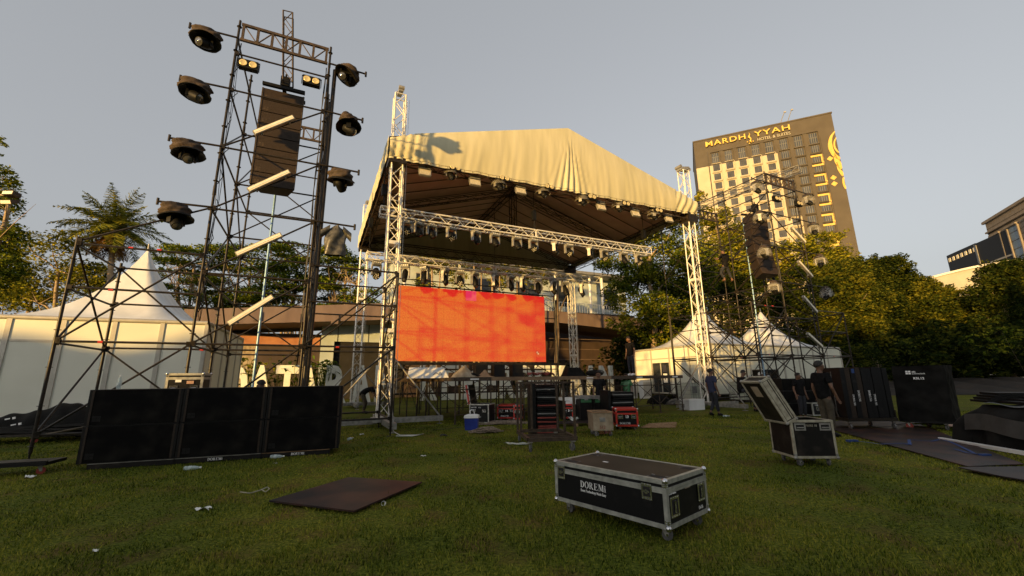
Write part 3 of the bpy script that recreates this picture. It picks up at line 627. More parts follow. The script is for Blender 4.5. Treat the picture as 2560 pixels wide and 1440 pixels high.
tree('broadleaf_tree','low branched tree with green sprays at the right edge',30,2570,[(2460,800,35,14),(2500,830,50,18),(2440,850,40,16),(2550,850,50,25),(2490,870,50,18)],'leafA',60,.13,r=.012,bark='dbark',seed=29,grp=GR)
# shaded undergrowth, a mass nobody could count
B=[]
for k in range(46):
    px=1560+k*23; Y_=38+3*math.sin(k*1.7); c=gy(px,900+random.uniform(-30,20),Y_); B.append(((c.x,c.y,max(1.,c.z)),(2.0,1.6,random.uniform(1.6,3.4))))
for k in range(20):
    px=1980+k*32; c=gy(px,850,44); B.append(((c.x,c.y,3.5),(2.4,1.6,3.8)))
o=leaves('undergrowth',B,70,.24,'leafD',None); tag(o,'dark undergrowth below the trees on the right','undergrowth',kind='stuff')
tree('bush','rounded bush right of the tents beside the panel cart',24,2190,[(2175,880,32,24),(2205,900,36,30),(2175,925,36,26),(2225,935,26,24)],'leafD',170,.09,bark='dbark',r=.05,cat='bush',seed=31)
# palms and small trees in front of the terrace house
for k,(px,py,Y_,lb) in enumerate(((1080,668,35,'small palm left of centre above the screen'),(1230,680,36,'small palm above the middle of the screen'),(1300,690,35.5,'small yellow palm right of centre above the screen'),(1185,660,37,'tall thin palm showing above the rear lighting truss'))):
    base=gy(px,900,Y_); base.z=0; t=thing('small_palm',lb,'palm tree',base,0,'small palms in front of the terrace house'); top=gy(px,py,Y_)-base
    m=MB(); m.tube([(0,0,0),top*.5+Vector((.1,0,0)),top],[.11,.09,.08],7); m.tube([(.3,0,0),top*.5+Vector((.6,0,0)),top+Vector((.7,0,-.4))],[.09,.07,.06],6); m.build('trunk','bark',t)
    V=[]
    for q in range(16):
        az=q*2.4; p=top+Vector((.0 if q%2 else .7,0,0)); d=Vector((math.cos(az),math.sin(az),random.uniform(.0,1.2))).normalized(); sd_=d.cross(Vector((0,0,1))).normalized()
        for i in range(8):
            n_=p+d*.22; 
            for e in(-1,1):
                for w_ in range(5):
                    tp=p+(sd_*e*.8+d*.5+Vector((0,0,-.35))).normalized()*.45*math.sin(math.pi*(i+1.5)/9.5)+Vector((0,0,random.uniform(-.1,.1))); V+=[p-d*.03,p+d*.05,tp+d*.02,tp-d*.02]
            p=n_; d=(d+Vector((0,0,-.16))).normalized()
    npmesh('fronds',np.array([tuple(v) for v in V]),len(V)//4,'leafY',t)
tree('bare_branched_tree','dark branched tree between the screen and the rear right truss tower',33,1385,[(1400,640,40,20),(1360,665,40,18),(1440,650,30,20)],'leafA',60,.13,bark='dbark',r=.2,seed=33)
tree('broadleaf_tree','yellow green garden tree above the left half of the screen',37.5,1120,[(1085,655,40,30),(1130,640,45,30),(1150,690,40,30),(1060,700,30,25)],'leafY',70,.17,r=.1,seed=41,grp='garden trees on the terrace')
tree('broadleaf_tree','yellow green garden tree above the right half of the screen',38,1290,[(1270,650,40,30),(1320,665,45,35),(1350,700,40,30),(1250,700,35,30)],'leafY',70,.17,r=.1,seed=42,grp='garden trees on the terrace')
# leafy plants round the letters
def bigleaf(label,base,n,h,sp,grp,planter=False,mt_='leafB'):
    t=thing('leafy_plant',label,'plant',base,0,grp); V=[]; m=MB(); z0=.9 if planter else 0.
    for k in range(n):
        x,y=random.uniform(-sp,sp),random.uniform(-.3,.3); d=Vector((random.uniform(-.5,.5),random.uniform(-.5,.5),1)).normalized(); hh=h*random.uniform(.5,1); e=Vector((x,y,z0))+d*hh
        m.tube([(x,y,z0),Vector((x,y,z0))+d*hh*.5,e],[.015,.012,.008],4)
        f=Vector((random.uniform(-1,1),random.uniform(-1,1),random.uniform(-.5,.5))).normalized(); s_=f.cross(Vector((random.uniform(-.4,.4),random.uniform(-.4,.4),1))).normalized()*.13; L_=f*.42
        V+=[e,e+L_*.5+s_,e+L_-Vector((0,0,.1)),e+L_*.5-s_]
    npmesh('foliage',np.array([tuple(v) for v in V]),len(V)//4,mt_,t); m.build('stem','leafB',t)
    if planter: m=MB(); m.box((0,0,.45),(1.1,.8,.9)); m.box((0,0,.86),(1.16,.86,.06)); m.build('planter','concrete',t)
bigleaf('broad leaved plant clump filling the gap between the first two letters',lf.P(lf.pv(622,930)[0],.9),70,2.9,.7,'broad leaved plants around the letters',mt_='leafY')
bigleaf('broad leaved plant clump behind the letter T and the second letter A',lf.P(lf.pv(742,930)[0],.8),110,3.0,1.6,'broad leaved plants around the letters')
bigleaf('broad leaved plant in a grey planter left of the letter R',lf.P(lf.pv(810,930)[0],.5),60,1.9,.4,'broad leaved plants around the letters',planter=True)
bigleaf('spiky dark plant clump behind the last letters of the row',lf.P(lf.pv(1440,930)[0],2.2),140,3.2,4,'broad leaved plants around the letters',mt_='leafD')
# added unseen rise behind the viewer, top profile shaped to shade the lower scene
def sun_blocker():
    S_=Vector((.825,-.565)); D_=Vector((.565,.825))
    prof=[(-60,3.0),(-26,1.6),(-23,1.8),(-21.5,5.2),(-16.5,5.4),(-14.6,4.2),(-11,3.9),(-9,5.2),(-3.8,6.2),(-.3,8.8),(5,12),(14,13.5),(19,16.5),(25,18.5),(60,22)]
    def top(s):
        for (a,x),(b,y) in zip(prof,prof[1:]):
            if a<=s<=b: return x+(y-x)*(s-a)/(b-a)
        return prof[0][1]
    m=MB(); m.grid(lambda i,j:(lambda s,t:Vector(((S_*s-D_*30+D_*(t*6-3)).x,(S_*s-D_*30+D_*(t*6-3)).y,max(.02,(top(s)*(.86+.16*math.sin(s*1.3)*math.sin(s*.57+1)))*math.sin(math.pi*t)**.3))))(-60+120*i,j),220,10)
    o=m.build('unseen_sun_blocker','leafD'); tag(o,'unseen dark mass added behind the viewer to block the low sun','tree line',kind='stuff')
sun_blocker()
# ================================================================ STAGE ROOF
def truss(mb,p,q,w,h,step=.5,r=.025,rd=.012,up=None,m=0,panels=()):
    p=Vector(p);q=Vector(q);d=(q-p);L_=d.length;d.normalize(); up=Vector(up) if up else Vector((0,0,1)); s=d.cross(up).normalized(); up=s.cross(d)
    c=[s*a*w/2+up*b*h/2 for a,b in((-1,-1),(1,-1),(1,1),(-1,1))]
    for o in c: mb.bar(p+o,q+o,r,6,m)
    n=max(2,int(L_/step))
    for i in range(n):
        a=p+d*L_*i/n; b=p+d*L_*(i+1)/n
        for k in range(4):
            o,e=c[k],c[(k+1)%4]
            if (i+k)%2==0: mb.bar(a+o,b+e,rd,4,m)
            else: mb.bar(a+e,b+o,rd,4,m)
    for t in (0,1):
        a=p+d*L_*t
        for k in range(4): mb.bar(a+c[k],a+c[(k+1)%4],rd*1.2,4,m)
    for t in panels:
        a=p+d*t; mb.box(a,(w+.03,w+.03,.16),m) if abs(d.z)>.9 else None
W,D,HE,TOP=14.335,10.9,9.42,11.75
sr=thing('stage_roof','large open air stage roof of pale canvas on four silver truss towers','stage roof',ST.o,AL)
def ladder_head(t,u,v,z,slim=False):
    if slim:
        m=MB(); m.box((u,v,z+.12),(.16,.62,.14),0,Matrix.Rotation(R_(14),3,'X')); m.bar((u-.1,v-.28,z+.1),(u+.1,v-.28,z+.1),.08,8); m.bar((u-.1,v+.28,z+.25),(u+.1,v+.28,z+.25),.08,8); m.build('head_block','dalu',t); return
    m=MB(); m.box((u,v,z+.06),(.62,.34,.14),0,Matrix.Rotation(R_(-12),3,'Y')); m.bar((u-.3,v-.17,z+.1),(u-.3,v+.17,z+.1),.09,8); m.bar((u+.3,v-.17,z+.05),(u+.3,v+.17,z+.05),.09,8); m.build('head_block','dalu',t)
for k,(u,v) in enumerate(((0,0),(W,0),(0,D),(W,D))):
    t=bpy.data.objects.new('truss_tower',None); COL.objects.link(t); t.parent=sr
    m=MB(); top=TOP if k!=3 else 9.2
    truss(m,(u,v,.28),(u,v,top),.38,.38,.46,.032,.016,up=(0,1,0))
    for z in(1.3,2.35,3.4,4.45,5.5,6.55,7.6): m.bar((u-.2,v,z),(u+.2,v,z),.02,4)
    for z in(3.0,6.0): m.box((u,v,z),(.40,.40,.12))
    m.bar((u+.27,v,1),(u+.27,v,top-.1),.012,4); m.bar((u+.33,v-.1,1),(u+.33,v-.1,top-.1),.009,4)
    m.build('tower_truss','alu',t)
    ladder_head(t,u,v,top+.08,k in(0,2))
    m=MB(); m.bb((u-1.9,v-.09,.10),(u-.2,v+.09,.26)); m.bb((u+.2,v-.09,.10),(u+1.9,v+.09,.26)); m.bb((u-.09,v-1.9,.10),(u+.09,v-.2,.26)); m.bb((u-.09,v+.2,.10),(u+.09,v+1.9,.26)); m.bb((u-.35,v-.35,.16),(u+.35,v+.35,.28))
    for a,b in((-1.8,0),(1.8,0),(0,-1.8),(0,1.8)): m.bar((u+a,v+b,0),(u+a,v+b,.1),.02,6); m.box((u+a,v+b,.012),(.16,.16,.02))
    m.build('base_beam','dalu',t)
    m=MB()
    for a,b in((-1.8,0),(1.8,0),(0,-1.8),(0,1.8)): m.bar((u+a,v+b,.26),(u+a*.1,v+b*.1,2.2),.026,6)
    m.build('outrigger_brace','dalu',t)
    m=MB(); m.box((u,v,HE-.25),(.62,.62,.5)); m.build('sleeve_block','steel',t)
AP=12.15; RU=7.17
def skirt(name,a,b,zt,parent,fan=False):
    pass
# front gable canvas, pleated towards the apex
def gable(v,name,sgn):
    m=MB(); n=240; L_=-.32; RR=14.6; lo0,lo1=9.12,9.38; nv=10
    random.seed(3); ph=[random.uniform(0,6.28) for _ in range(9)]
    def top(u):
        e=9.80 if u<RU else 10.02
        if u<.55: return 9.78+(u-L_)*.42
        if u<=RU: return 10.16+(AP-10.16)*(u-.55)/(RU-.55)
        return AP+(10.02-AP)*(u-RU)/(RR-RU)
    def f(i,j):
        u=L_+(RR-L_)*i; zb=lo0+(lo1-lo0)*i -.035*abs(math.sin(u*3.1)); zt=top(u); z=zb+(zt-zb)*j
        du=u-RU; fan=(1-j)
        w_=(.006*math.sin(u*9+ph[0]+(z-9)*.5*du)+.007*math.sin(u*19+(z-9)*du*.8+ph[1])*math.sin(u*2+ph[2]))*(1-j)
        a=math.atan2(du,AP+.15-z); w_+=.09*math.exp(-(a/.34)**2)*math.sin(a*60)*.6*min(1,(AP-.05-z))*(1-j)**.3
        if u<.9: w_+=.05*math.sin(u*21+z*9)*math.sin(z*11+1)
        if u>13.2: w_+=.04*math.sin(u*15-z*8)
        return Vector((u,v+sgn*(w_ + .10*math.sin(math.pi*j)),z))
    m.grid(f,n,nv); 
    m.grid(lambda i,j:(lambda p:Vector((p.x,p.y-.02*sgn,p.z+.0-.08*j)))(f(i,0)),n,1,0)
    for k in range(46):
        p=f((k+.5)/46,0); m.bar((p.x,p.y-.03,p.z-.02),(p.x,p.y+.1,p.z-.14),.008,3,1)
    return m.build(name,['canopy','seam'],sr)
gable(-.34,'front_gable_canvas',-1); gable(D+.34,'rear_gable_canvas',1)
m=MB()
for s_ in(0,1):
    def f(i,j,s_=s_):
        v=-.3+(D+.6)*j; a=(-.34 if s_==0 else 14.62); e=10.0
        u=a+(RU-a)*i; z=9.85+(AP-9.87)*i -.03*math.sin(j*math.pi*7)*math.sin(i*3.1); return Vector((u,v,z))
    m.grid(f,24,28)
    m.grid(lambda i,j,s_=s_:Vector(((-.36 if s_==0 else 14.64)+.008*math.sin(j*60),-.3+(D+.6)*j,9.12+.24*s_+(.78-.22*s_)*i)),3,60)
m.build('roof_canvas','canopy',sr)
m=MB()
for s_ in(0,1):
    def f(i,j,s_=s_):
        v=-.25+(D+.5)*j; a=(-.2 if s_==0 else 14.5); u=a+(RU-a)*i; z=9.70+(AP-9.87)*i-.05*abs(math.sin(j*math.pi*11)); return Vector((u,v,z))
    m.grid(f,16,66)
    for k in range(11):
        v=-.25+(D+.5)*(k+.5)/11; a=(-.2 if s_==0 else 14.5)
        m.bar((a,v,9.6),(RU,v,11.9),.02,4,1)
m.build('roof_lining',['under','seam'],sr)
for (a,b) in(((0.3,0,HE-.1),(W-.3,0,HE-.1)),((0.3,D,HE-.1),(W-.3,D,HE-.1)),((0,.3,HE-.1),(0,D-.3,HE-.1)),((W,.3,HE-.1),(W,D-.3,HE-.1))):
    m=MB(); truss(m,a,b,.4,.5,.6,.026,.013); m.build('eave_truss','rust',sr)
m=MB(); truss(m,(RU,.1,AP-.45),(RU,D-.1,AP-.45),.3,.3,.5,.024,.012); m.build('ridge_truss','rust',sr)
for v in(.1,D/2,D-.1):
    for s_ in(0,W):
        m=MB(); truss(m,(s_+(.3 if s_==0 else -.3),v,HE+.1),(RU,v,AP-.55),.26,.26,.5,.02,.011); m.build('rafter_truss','rust',sr)
m=MB(); truss(m,(.2,D/2,HE-.1),(W-.2,D/2,HE-.1),.36,.4,.5,.024,.012); m.build('cross_truss','rust',sr)
m=MB(); truss(m,(RU,D/2,HE),(RU,D/2,AP-.6),.3,.3,.5,.024,.012,up=(0,1,0)); m.build('king_post','rust',sr)
m=MB(); m.bb((0,D+.10,4.6),(W,D+.14,9.2)); 
# hanging lighting trusses
lt1=thing('lighting_truss','upper silver box truss hanging across the stage front','lighting truss',ST.P(-.4,.62,7.35),AL,'hanging lighting trusses')
m=MB(); truss(m,(0,0,0),(6.25,0,0),.32,.32,.33,.033,.015); truss(m,(6.3,0,0),(12.55,0,0),.32,.32,.33,.033,.015); m.build('truss_frame','alu',lt1)
for x in(.1,6.27,12.3): m=MB(); m.bar((x,0,.15),(x,0,2.0),.012,4); m.box((x,0,.85),(.16,.16,.42)); m.bar((x,0,.9),(x+.05,0,.3),.02,4); m.build('chain_hoist','blk',lt1)
m=MB(); m.tube([(i*.45,.18+.02*math.sin(i*2.2),-.13+.03*math.sin(i*1.7)) for i in range(28)],.028,5); m.build('cable_loom','cable',lt1)
lt2=thing('lighting_truss','lower silver box truss just above the LED screen','lighting truss',ST.P(-.5,3.67,6.52),AL,'hanging lighting trusses')
m=MB(); truss(m,(0,0,0),(5.8,0,0),.3,.3,.33,.031,.015); truss(m,(5.85,0,0),(11.85,0,0),.3,.3,.33,.031,.015); m.build('truss_frame','alu',lt2)
for x in(.1,5.82,11.6): m=MB(); m.bar((x,0,.14),(x,0,2.9),.012,4); m.box((x,0,1.5),(.16,.16,.42)); m.build('chain_hoist','blk',lt2)
m=MB(); m.tube([(i*.45,.17+.02*math.sin(i*2.2),-.12+.03*math.sin(i*1.9)) for i in range(26)],.026,5); m.build('cable_loom','cable',lt2)

# ================================================================ LIGHTS
GM='moving head lights'
def mk_mover(kind):
    """hangs from z=0, head below; kind 'wash' or 'spot'"""
    t=thing('moving_light','',"moving light"); 
    m=MB(); m.box((0,0,-.10),(.34,.26,.12)); m.box((0,0,-.03),(.10,.05,.08)); 
    for q in range(4): m.box((-.12+q*.08,-.135,-.08),(.05,.01,.03),1)
    m.build('base',['grey','ink'],t)
    m=MB(); 
    for e in(-1,1): m.box((e*.185,0,-.30),(.045,.13,.34)); m.box((e*.17,0,-.17),(.06,.15,.07))
    m.box((0,0,-.165),(.30,.12,.03))
    m.build('yoke','dalu',t)
    a=R_(35); R=Matrix.Rotation(-a,4,'X'); X=Matrix.Translation((0,0,-.40))@R
    m=MB(); m.lathe([(.05,.14),(.13,.12),(.155,.02),(.16,-.09),(.15,-.13),(.001,-.115)] if kind=='wash' else [(.05,.2),(.12,.18),(.13,.05),(.115,-.12),(.10,-.2),(.001,-.19)],14,0,X,capb=False)
    h=m.build('head','blk',t)
    m=MB()
    if kind=='wash':
        for i in range(12): 
            a_=i*2.4; rr=.035*math.sqrt(i+.3); m.lathe([(.001,-.135),(.02,-.131),(.02,-.12)],6,0,X@Matrix.Translation((rr*math.cos(a_),rr*math.sin(a_),0)))
    else: m.lathe([(.001,-.212),(.05,-.207),(.085,-.19)],12,0,X)
    m.build('lens','diff' if kind=='wash' else 'lens',h); return t
def cover(t,dome):
    if dome:
        m=MB(); m.lathe([(.06,.02),(.16,-.02),(.27,-.13),(.31,-.30),(.33,-.42)],18,0,wob=.05); m.build('clear_rain_dome','pvc',t)
        m=MB(); m.lathe([(.05,.10),(.12,.07),(.17,-.03),(.26,-.10)],10,0,wob=.35); m.build('cloth_wrap','cloth',t)
def mk_twin():
    t=thing('blinder_light','','blinder light'); m=MB(); m.box((0,0,-.14),(.44,.16,.24)); m.box((0,0,-.01),(.05,.03,.06)); m.bb((-.25,-.02,-.26),(-.235,.02,0)); m.bb((.235,-.02,-.26),(.25,.02,0)); m.bb((-.25,-.02,-.015),(.25,.02,0)); m.build('housing','blk',t)
    for e in(-1,1): m=MB(); m.lathe([(.09,-.085),(.092,-.10),(.07,-.092),(.001,-.088)],14,0,Matrix.Translation((e*.11,0,-.14))@Matrix.Rotation(R_(90),4,'X')@Matrix.Diagonal((1,1,-1,1))); m.build('lamp','lamp',t)
    return t
def mk_panel():
    t=thing('led_wash_panel','','LED wash light'); m=MB(); m.box((0,0,-.10),(.42,.12,.12)); m.box((0,0,-.01),(.06,.04,.1)); m.bb((-.24,-.02,-.34),(-.225,.02,-.04)); m.bb((.225,-.02,-.34),(.24,.02,-.04)); m.build('bracket','dalu',t)
    m=MB(); R=Matrix.Rotation(R_(-22),3,'X'); m.box((0,-.02,-.33),(.44,.09,.30),0,R); h=m.build('housing','dalu',t)
    m=MB(); 
    for i in range(12):
        for j in range(7): m.box(Vector((0,-.02,-.33))+R@Vector((-.185+i*.0335,-.05,-.11+j*.0365)),(.028,.01,.03),0,R)
    m.build('led_face','ledface',t); return t
def on(frame,u,v,z): return frame.P(u,v,z)
wash=mk_mover('wash'); spot=mk_mover('spot'); twin=mk_twin(); panel=mk_panel()
cnt={'w':0,'s':0}
def put_mover(kind,loc,rz,label,grp,tilt=0):
    p=wash if kind=='w' else spot; f=cnt[kind]==0; cnt[kind]+=1
    o=place(p,f,loc,rz,label,grp) if not f else place(p,True,loc,rz,label,grp)
    return o
px1=[1015,1045,1078,1128,1190,1237,1292,1333,1387,1421,1474,1508,1556,1592]
for i,x in enumerate(px1):
    u,_=ST.pv(x,600,.62); put_mover('w' if i in(0,3,7,9,11,13) else 's',on(ST,u,.62,7.18),AL+random.uniform(-.5,.5)+(.0 if i%2 else .4),'%s moving light from the left under the upper lighting truss'%ORD[i],'moving lights on the upper truss')
px2=[940,1012,1062,1112,1150,1187,1238,1276,1305,1345,1382,1412,1452]
for i,x in enumerate(px2):
    u,_=ST.pv(x,690,3.67); put_mover('w' if i in(4,6,0) else 's',on(ST,u,3.67,6.38),AL+random.uniform(-1,1),'%s moving light from the left under the lower lighting truss'%ORD[i],'moving lights on the lower truss').scale=(1.0,1.0,1.4)
pxp=[(1062,430),(1187,455),(1301,476),(1502,517),(1588,533),(1671,547)]; n=0
for i,(x,y) in enumerate(pxp):
    u,z=ST.pv(x,y,-.05); place(panel,i==0,on(ST,u,-.05,z+.28),AL,'%s pale LED wash panel from the left under the front roof edge'%ORD[i],'LED wash panels under the roof edge')
pxt=[(1137,421),(1260,447),(1372,468),(1478,493),(1563,510),(1645,527)]
for i,(x,y) in enumerate(pxt):
    u,z=ST.pv(x,y,-.25); place(twin,i==0,on(ST,u,-.25,z+.14),AL,'%s twin blinder light from the left under the front roof edge'%ORD[i],'blinder lights under the roof edge')
pxm=[(1127,440),(1247,466),(1357,485),(1455,505),(1546,521),(1634,541)]
for i,(x,y) in enumerate(pxm):
    u,z=ST.pv(x,y,.0); o=put_mover('s',on(ST,u,0.0,z+.42),AL+.2*i,'%s clear domed moving light from the left under the roof edge'%ORD[i],'domed moving lights under the roof edge'); cover(o,True)

# ================================================================ SCAFFOLD TOWERS
def scaffold(F,label,name='scaffold_tower',mir=False):
    t=thing(name,label,'scaffold tower',F.o,F.al,'scaffold towers beside the stage')
    X=(lambda u:u) if not mir else (lambda u:u-2.25)
    cols_=[(0,4.5),(2.25,10.95),(4.5,10.95),(6.72,4.35)]
    for ui,(u,h) in enumerate(cols_):
        for vi in range(3):
            v=2.25*vi
            if ui in(0,3) and vi==2: continue
            m=MB(); m.bar((X(u),v,.12),(X(u),v,h),.032 if h<5 else .03,8); m.bar((X(u),v,0),(X(u),v,.35),.018,6); m.box((X(u),v,.006),(.15,.15,.012))
            z=.25
            while z<h: m.lathe([(.03,-.006),(.062,-.005),(.062,.005),(.03,.006)],8,0,Matrix.Translation((X(u),v,z))); z+=.75
            if h>5: 
                for z in(3.0,6.0,9.0): m.bar((X(u),v,z-.12),(X(u),v,z+.12),.037,8)
            m.build('post','steel',t)
    def led(a,b,r=.025,nm='ledger',mt_='steel'):
        m=MB(); a=Vector(a);b=Vector(b); a.x=X(a.x);b.x=X(b.x); m.bar(a,b,r,7)
        for e in(a,b): m.box(e+(b-a).normalized()*.05*(1 if e is a else -1),(.07,.07,.09))
        m.build(nm,mt_,t)
    us=[0,2.25,4.5,6.72]
    for i in range(3):
        lo=(0,.45) 
        for z in((.45,2.27,3.4,4.35) if i!=1 else (.45,2.27,3.92,5.53,7.18,8.83)):
            for vi in range(3 if i==1 else 2): led((us[i],2.25*vi,z+(.02 if vi else 0)),(us[i+1],2.25*vi,z+(.02 if vi else 0)))
    for ui,u in enumerate(us):
        for z in((.45,2.27,3.4,4.35) if ui in(0,3) else (2.27,3.92,5.53,7.18,8.83,10.4)):
            for vi in range(1 if ui in(0,3) else 2): led((u,2.25*vi,z-.03),(u,2.25*vi+2.25,z-.03))
    # braces
    zz=[2.27,3.92,5.53,7.18,8.83]
    for k in range(4):
        led((2.25,0,zz[k]) if not mir else (4.5,0,zz[k]),(4.5,0,zz[k+1]) if not mir else (2.25,0,zz[k+1]),.022,'brace')
        led((4.5,4.5,zz[k]),(2.25,4.5,zz[k+1]),.022,'brace')
        for u in(2.25,4.5):
            led((u,0 if k%2 else 2.25,zz[k]),(u,2.25 if k%2 else 0,zz[k+1]),.022,'brace'); led((u,2.25 if k%2 else 4.5,zz[k]),(u,4.5 if k%2 else 2.25,zz[k+1]),.022,'brace')
        led((2.25,2.25,zz[k]),(4.5,2.25,zz[k+1]),.02,'brace')
    for (a,b) in(((0,0,.45),(2.25,0,2.27)),((0,0,2.27),(2.25,0,4.35)),((2.25,0,.45),(0,0,2.27)) if mir else ((0,0,.45),(0,2.25,2.27)),((0,0,2.27),(0,2.25,4.35)),((0,0,4.35),(0,2.25,2.27)),((4.5,0,2.27),(6.72,0,4.3)),((6.72,0,2.27),(4.5,0,.45)),((4.5,2.25,2.27),(6.72,2.25,4.3)),((6.72,0,.45),(6.72,2.25,2.27)),((6.72,2.25,2.27),(6.72,0,4.3)),((0,2.25,2.27),(2.25,2.25,.45)),((0,2.25,4.35),(2.25,2.25,2.27)),((2.25,0,.3),(4.5,0,2.27)),((2.25,0,4.35),(0,0,5.9-1.55))):
        led(a,b,.022,'brace')
    led((0,0,4.4),(2.25,0,5.55),.022,'brace')
    # lattice girders at the top
    for v in(0,4.5):
        m=MB(); z0,z1=(10.38,10.85)
        for z in(z0,z1): m.bb((X(2.3),v-.03,z-.035),(X(4.45),v+.03,z+.035))
        n=6
        for k in range(n+1): x=2.35+2.05*k/n; m.bb((X(x)-.03,v-.025,z0+.036),(X(x)+.03,v+.025,z1-.036)) if k%1==0 else 0
        for k in range(n):
            a,b=(z0,z1) if k%2 else (z1,z0); m.bar((X(2.35+2.05*k/n),v,a),(X(2.35+2.05*(k+1)/n),v,b),.017,4)
        m.build('lattice_girder','rust',t)
    led((2.25,0,9.92),(4.5,0,9.92),.024)
    # side arms carrying the lamps
    for z in(10.38,8.83,7.18,5.55):
        m=MB(); m.bar((X(2.25),-.03,z),(X(1.22),-.03,z-.03),.026,7); m.bar((X(1.22),-.03,z-.11),(X(1.22),-.03,z+.05),.03,6); m.build('arm','steel',t)
        m=MB(); m.bar((X(4.5),-.03,z),(X(5.5),-.03,z-.02),.026,7); m.bar((X(5.5),-.03,z-.11),(X(5.5),-.03,z+.05),.03,6); m.build('arm','steel',t)
    # aluminium pick truss leaning out of the tower top, carries the array
    m=MB(); 
    if not mir: truss(m,(3.38,1.3,10.3),(3.16,1.3,12.75),.26,.26,.36,.024,.013,up=(0,1,0))
    else: truss(m,(X(2.6),5.6,11.0),(X(3.9),-.7,11.1),.3,.3,.4,.02,.01)
    m.build('pick_truss','dalu' if mir else 'rust',t)
    m=MB(); m.bar((X(3.3),2.1,9.6),(X(3.3),2.1,.9),.035,7); m.build('blue_lifting_pole','pole',t)
    m=MB()
    for k in range(4):
        u=X(2.25)+.05*k*.6; m.tube([(u+.02*math.sin(j*1.3+k),.06+.02*math.cos(j*1.9+k),10.3-.5*j) for j in range(16)],.008,4)
    for k in range(9): m.tube([(X(2.3),.04,9.8-k*.8),(X(2.36)+.05*(k%2),.05,9.6-k*.8),(X(2.28),.05,9.4-k*.8)],.01,4)
    for k in range(3): m.tube([(X(4.42)+.02*math.sin(j*1.3+k),.09+.02*math.cos(j*1.9+k),10.3-.5*j) for j in range(18)],.01,4)
    m.build('cable_loom','cable',t)
    m=MB()
    for q in((.9,0,4.38),(1.4,0,4.39),(.7,0,3.41),(.7,.0,2.29),(2.0,2.25,2.3),(5.3,0,2.28)): m.bar((X(q[0])-.04,q[1],q[2]-.02),(X(q[0])+.04,q[1],q[2]-.02),.027,7)
    m.build('red_tape_mark','red',t)
    return t
s1=scaffold(TL,'black scaffold tower with lamp arms left of the stage')
m=MB(); m.bar((4.66,.10,.02),(4.66,.10,10.3),.055,8); m.bar((4.60,.22,.02),(4.60,.22,9.3),.04,8); m.build('post','steel',s1)
s2=scaffold(TR,'black scaffold tower right of the stage with men climbing on it',mir=True)
for (a,b) in(((0,0,10.85),(0,4.5,10.85)),((2.25,0,10.85),(2.25,4.5,10.85)),((0,0,9.9),(0,2.25,8.3)),((0,4.5,8.83),(0,6.7,7.2)),((0,4.5,10.85),(0,7.5,10.85)),((-2.25,2.25,4.35),(0,4.5,5.5)),((0,0,8.8),(-2.4,2.4,6.6))):
    m=MB(); m.bar(a,b,.024,6); m.build('brace','steel',s2)
for (u,v,h) in((0,6.75,10.9),(-2.25,4.5,4.5),(4.45,4.5,4.4),(2.25,6.75,8.8)):
    m=MB(); m.bar((u,v,0),(u,v,h),.03,7); m.build('post','steel',s2)
for k in range(5):
    z=[.45,2.27,3.92,5.53,7.18][k]; z2=[2.27,3.92,5.53,7.18,8.83][k]
    for (a,b) in(((0,2.25,z),(2.25,2.25,z2)),((2.25,4.5,z),(0,4.5,z2)),((0,4.5,z),(0,6.75,z2)),((2.25,6.75,z),(2.25,4.5,z2)),((0,0,z2),(0,2.25,z)),((2.25,2.25,z2),(2.25,0,z))): m=MB(); m.bar(a,b,.023,6); m.build('brace','steel',s2)
    if k<2:
        for (a,b) in(((-2.25,0,z),(-2.25,2.25,z2)),((-2.25,2.25,z),(-2.25,4.5,z2)),((-2.25,2.25,z2),(0,2.25,z)),((2.25,4.5,z),(4.45,4.5,z2)),((4.45,0,z),(4.45,2.25,z2)),((-2.25,4.5,z2),(0,4.5,z))): m=MB(); m.bar(a,b,.023,6); m.build('brace','steel',s2)
for z in(2.27,3.92,5.53,7.18,8.83):
    for u in(0,2.25): m=MB(); m.bar((u,4.5,z),(u,6.75,z),.024,6); m.build('ledger','steel',s2)
for z in(2.27,4.35):
    for a,b in(((-2.25,2.25,z),(-2.25,4.5,z)),((4.45,2.25,z),(4.45,4.5,z)),((-2.25,4.5,z),(4.45,4.5,z))): m=MB(); m.bar(a,b,.024,6); m.build('ledger','steel',s2)

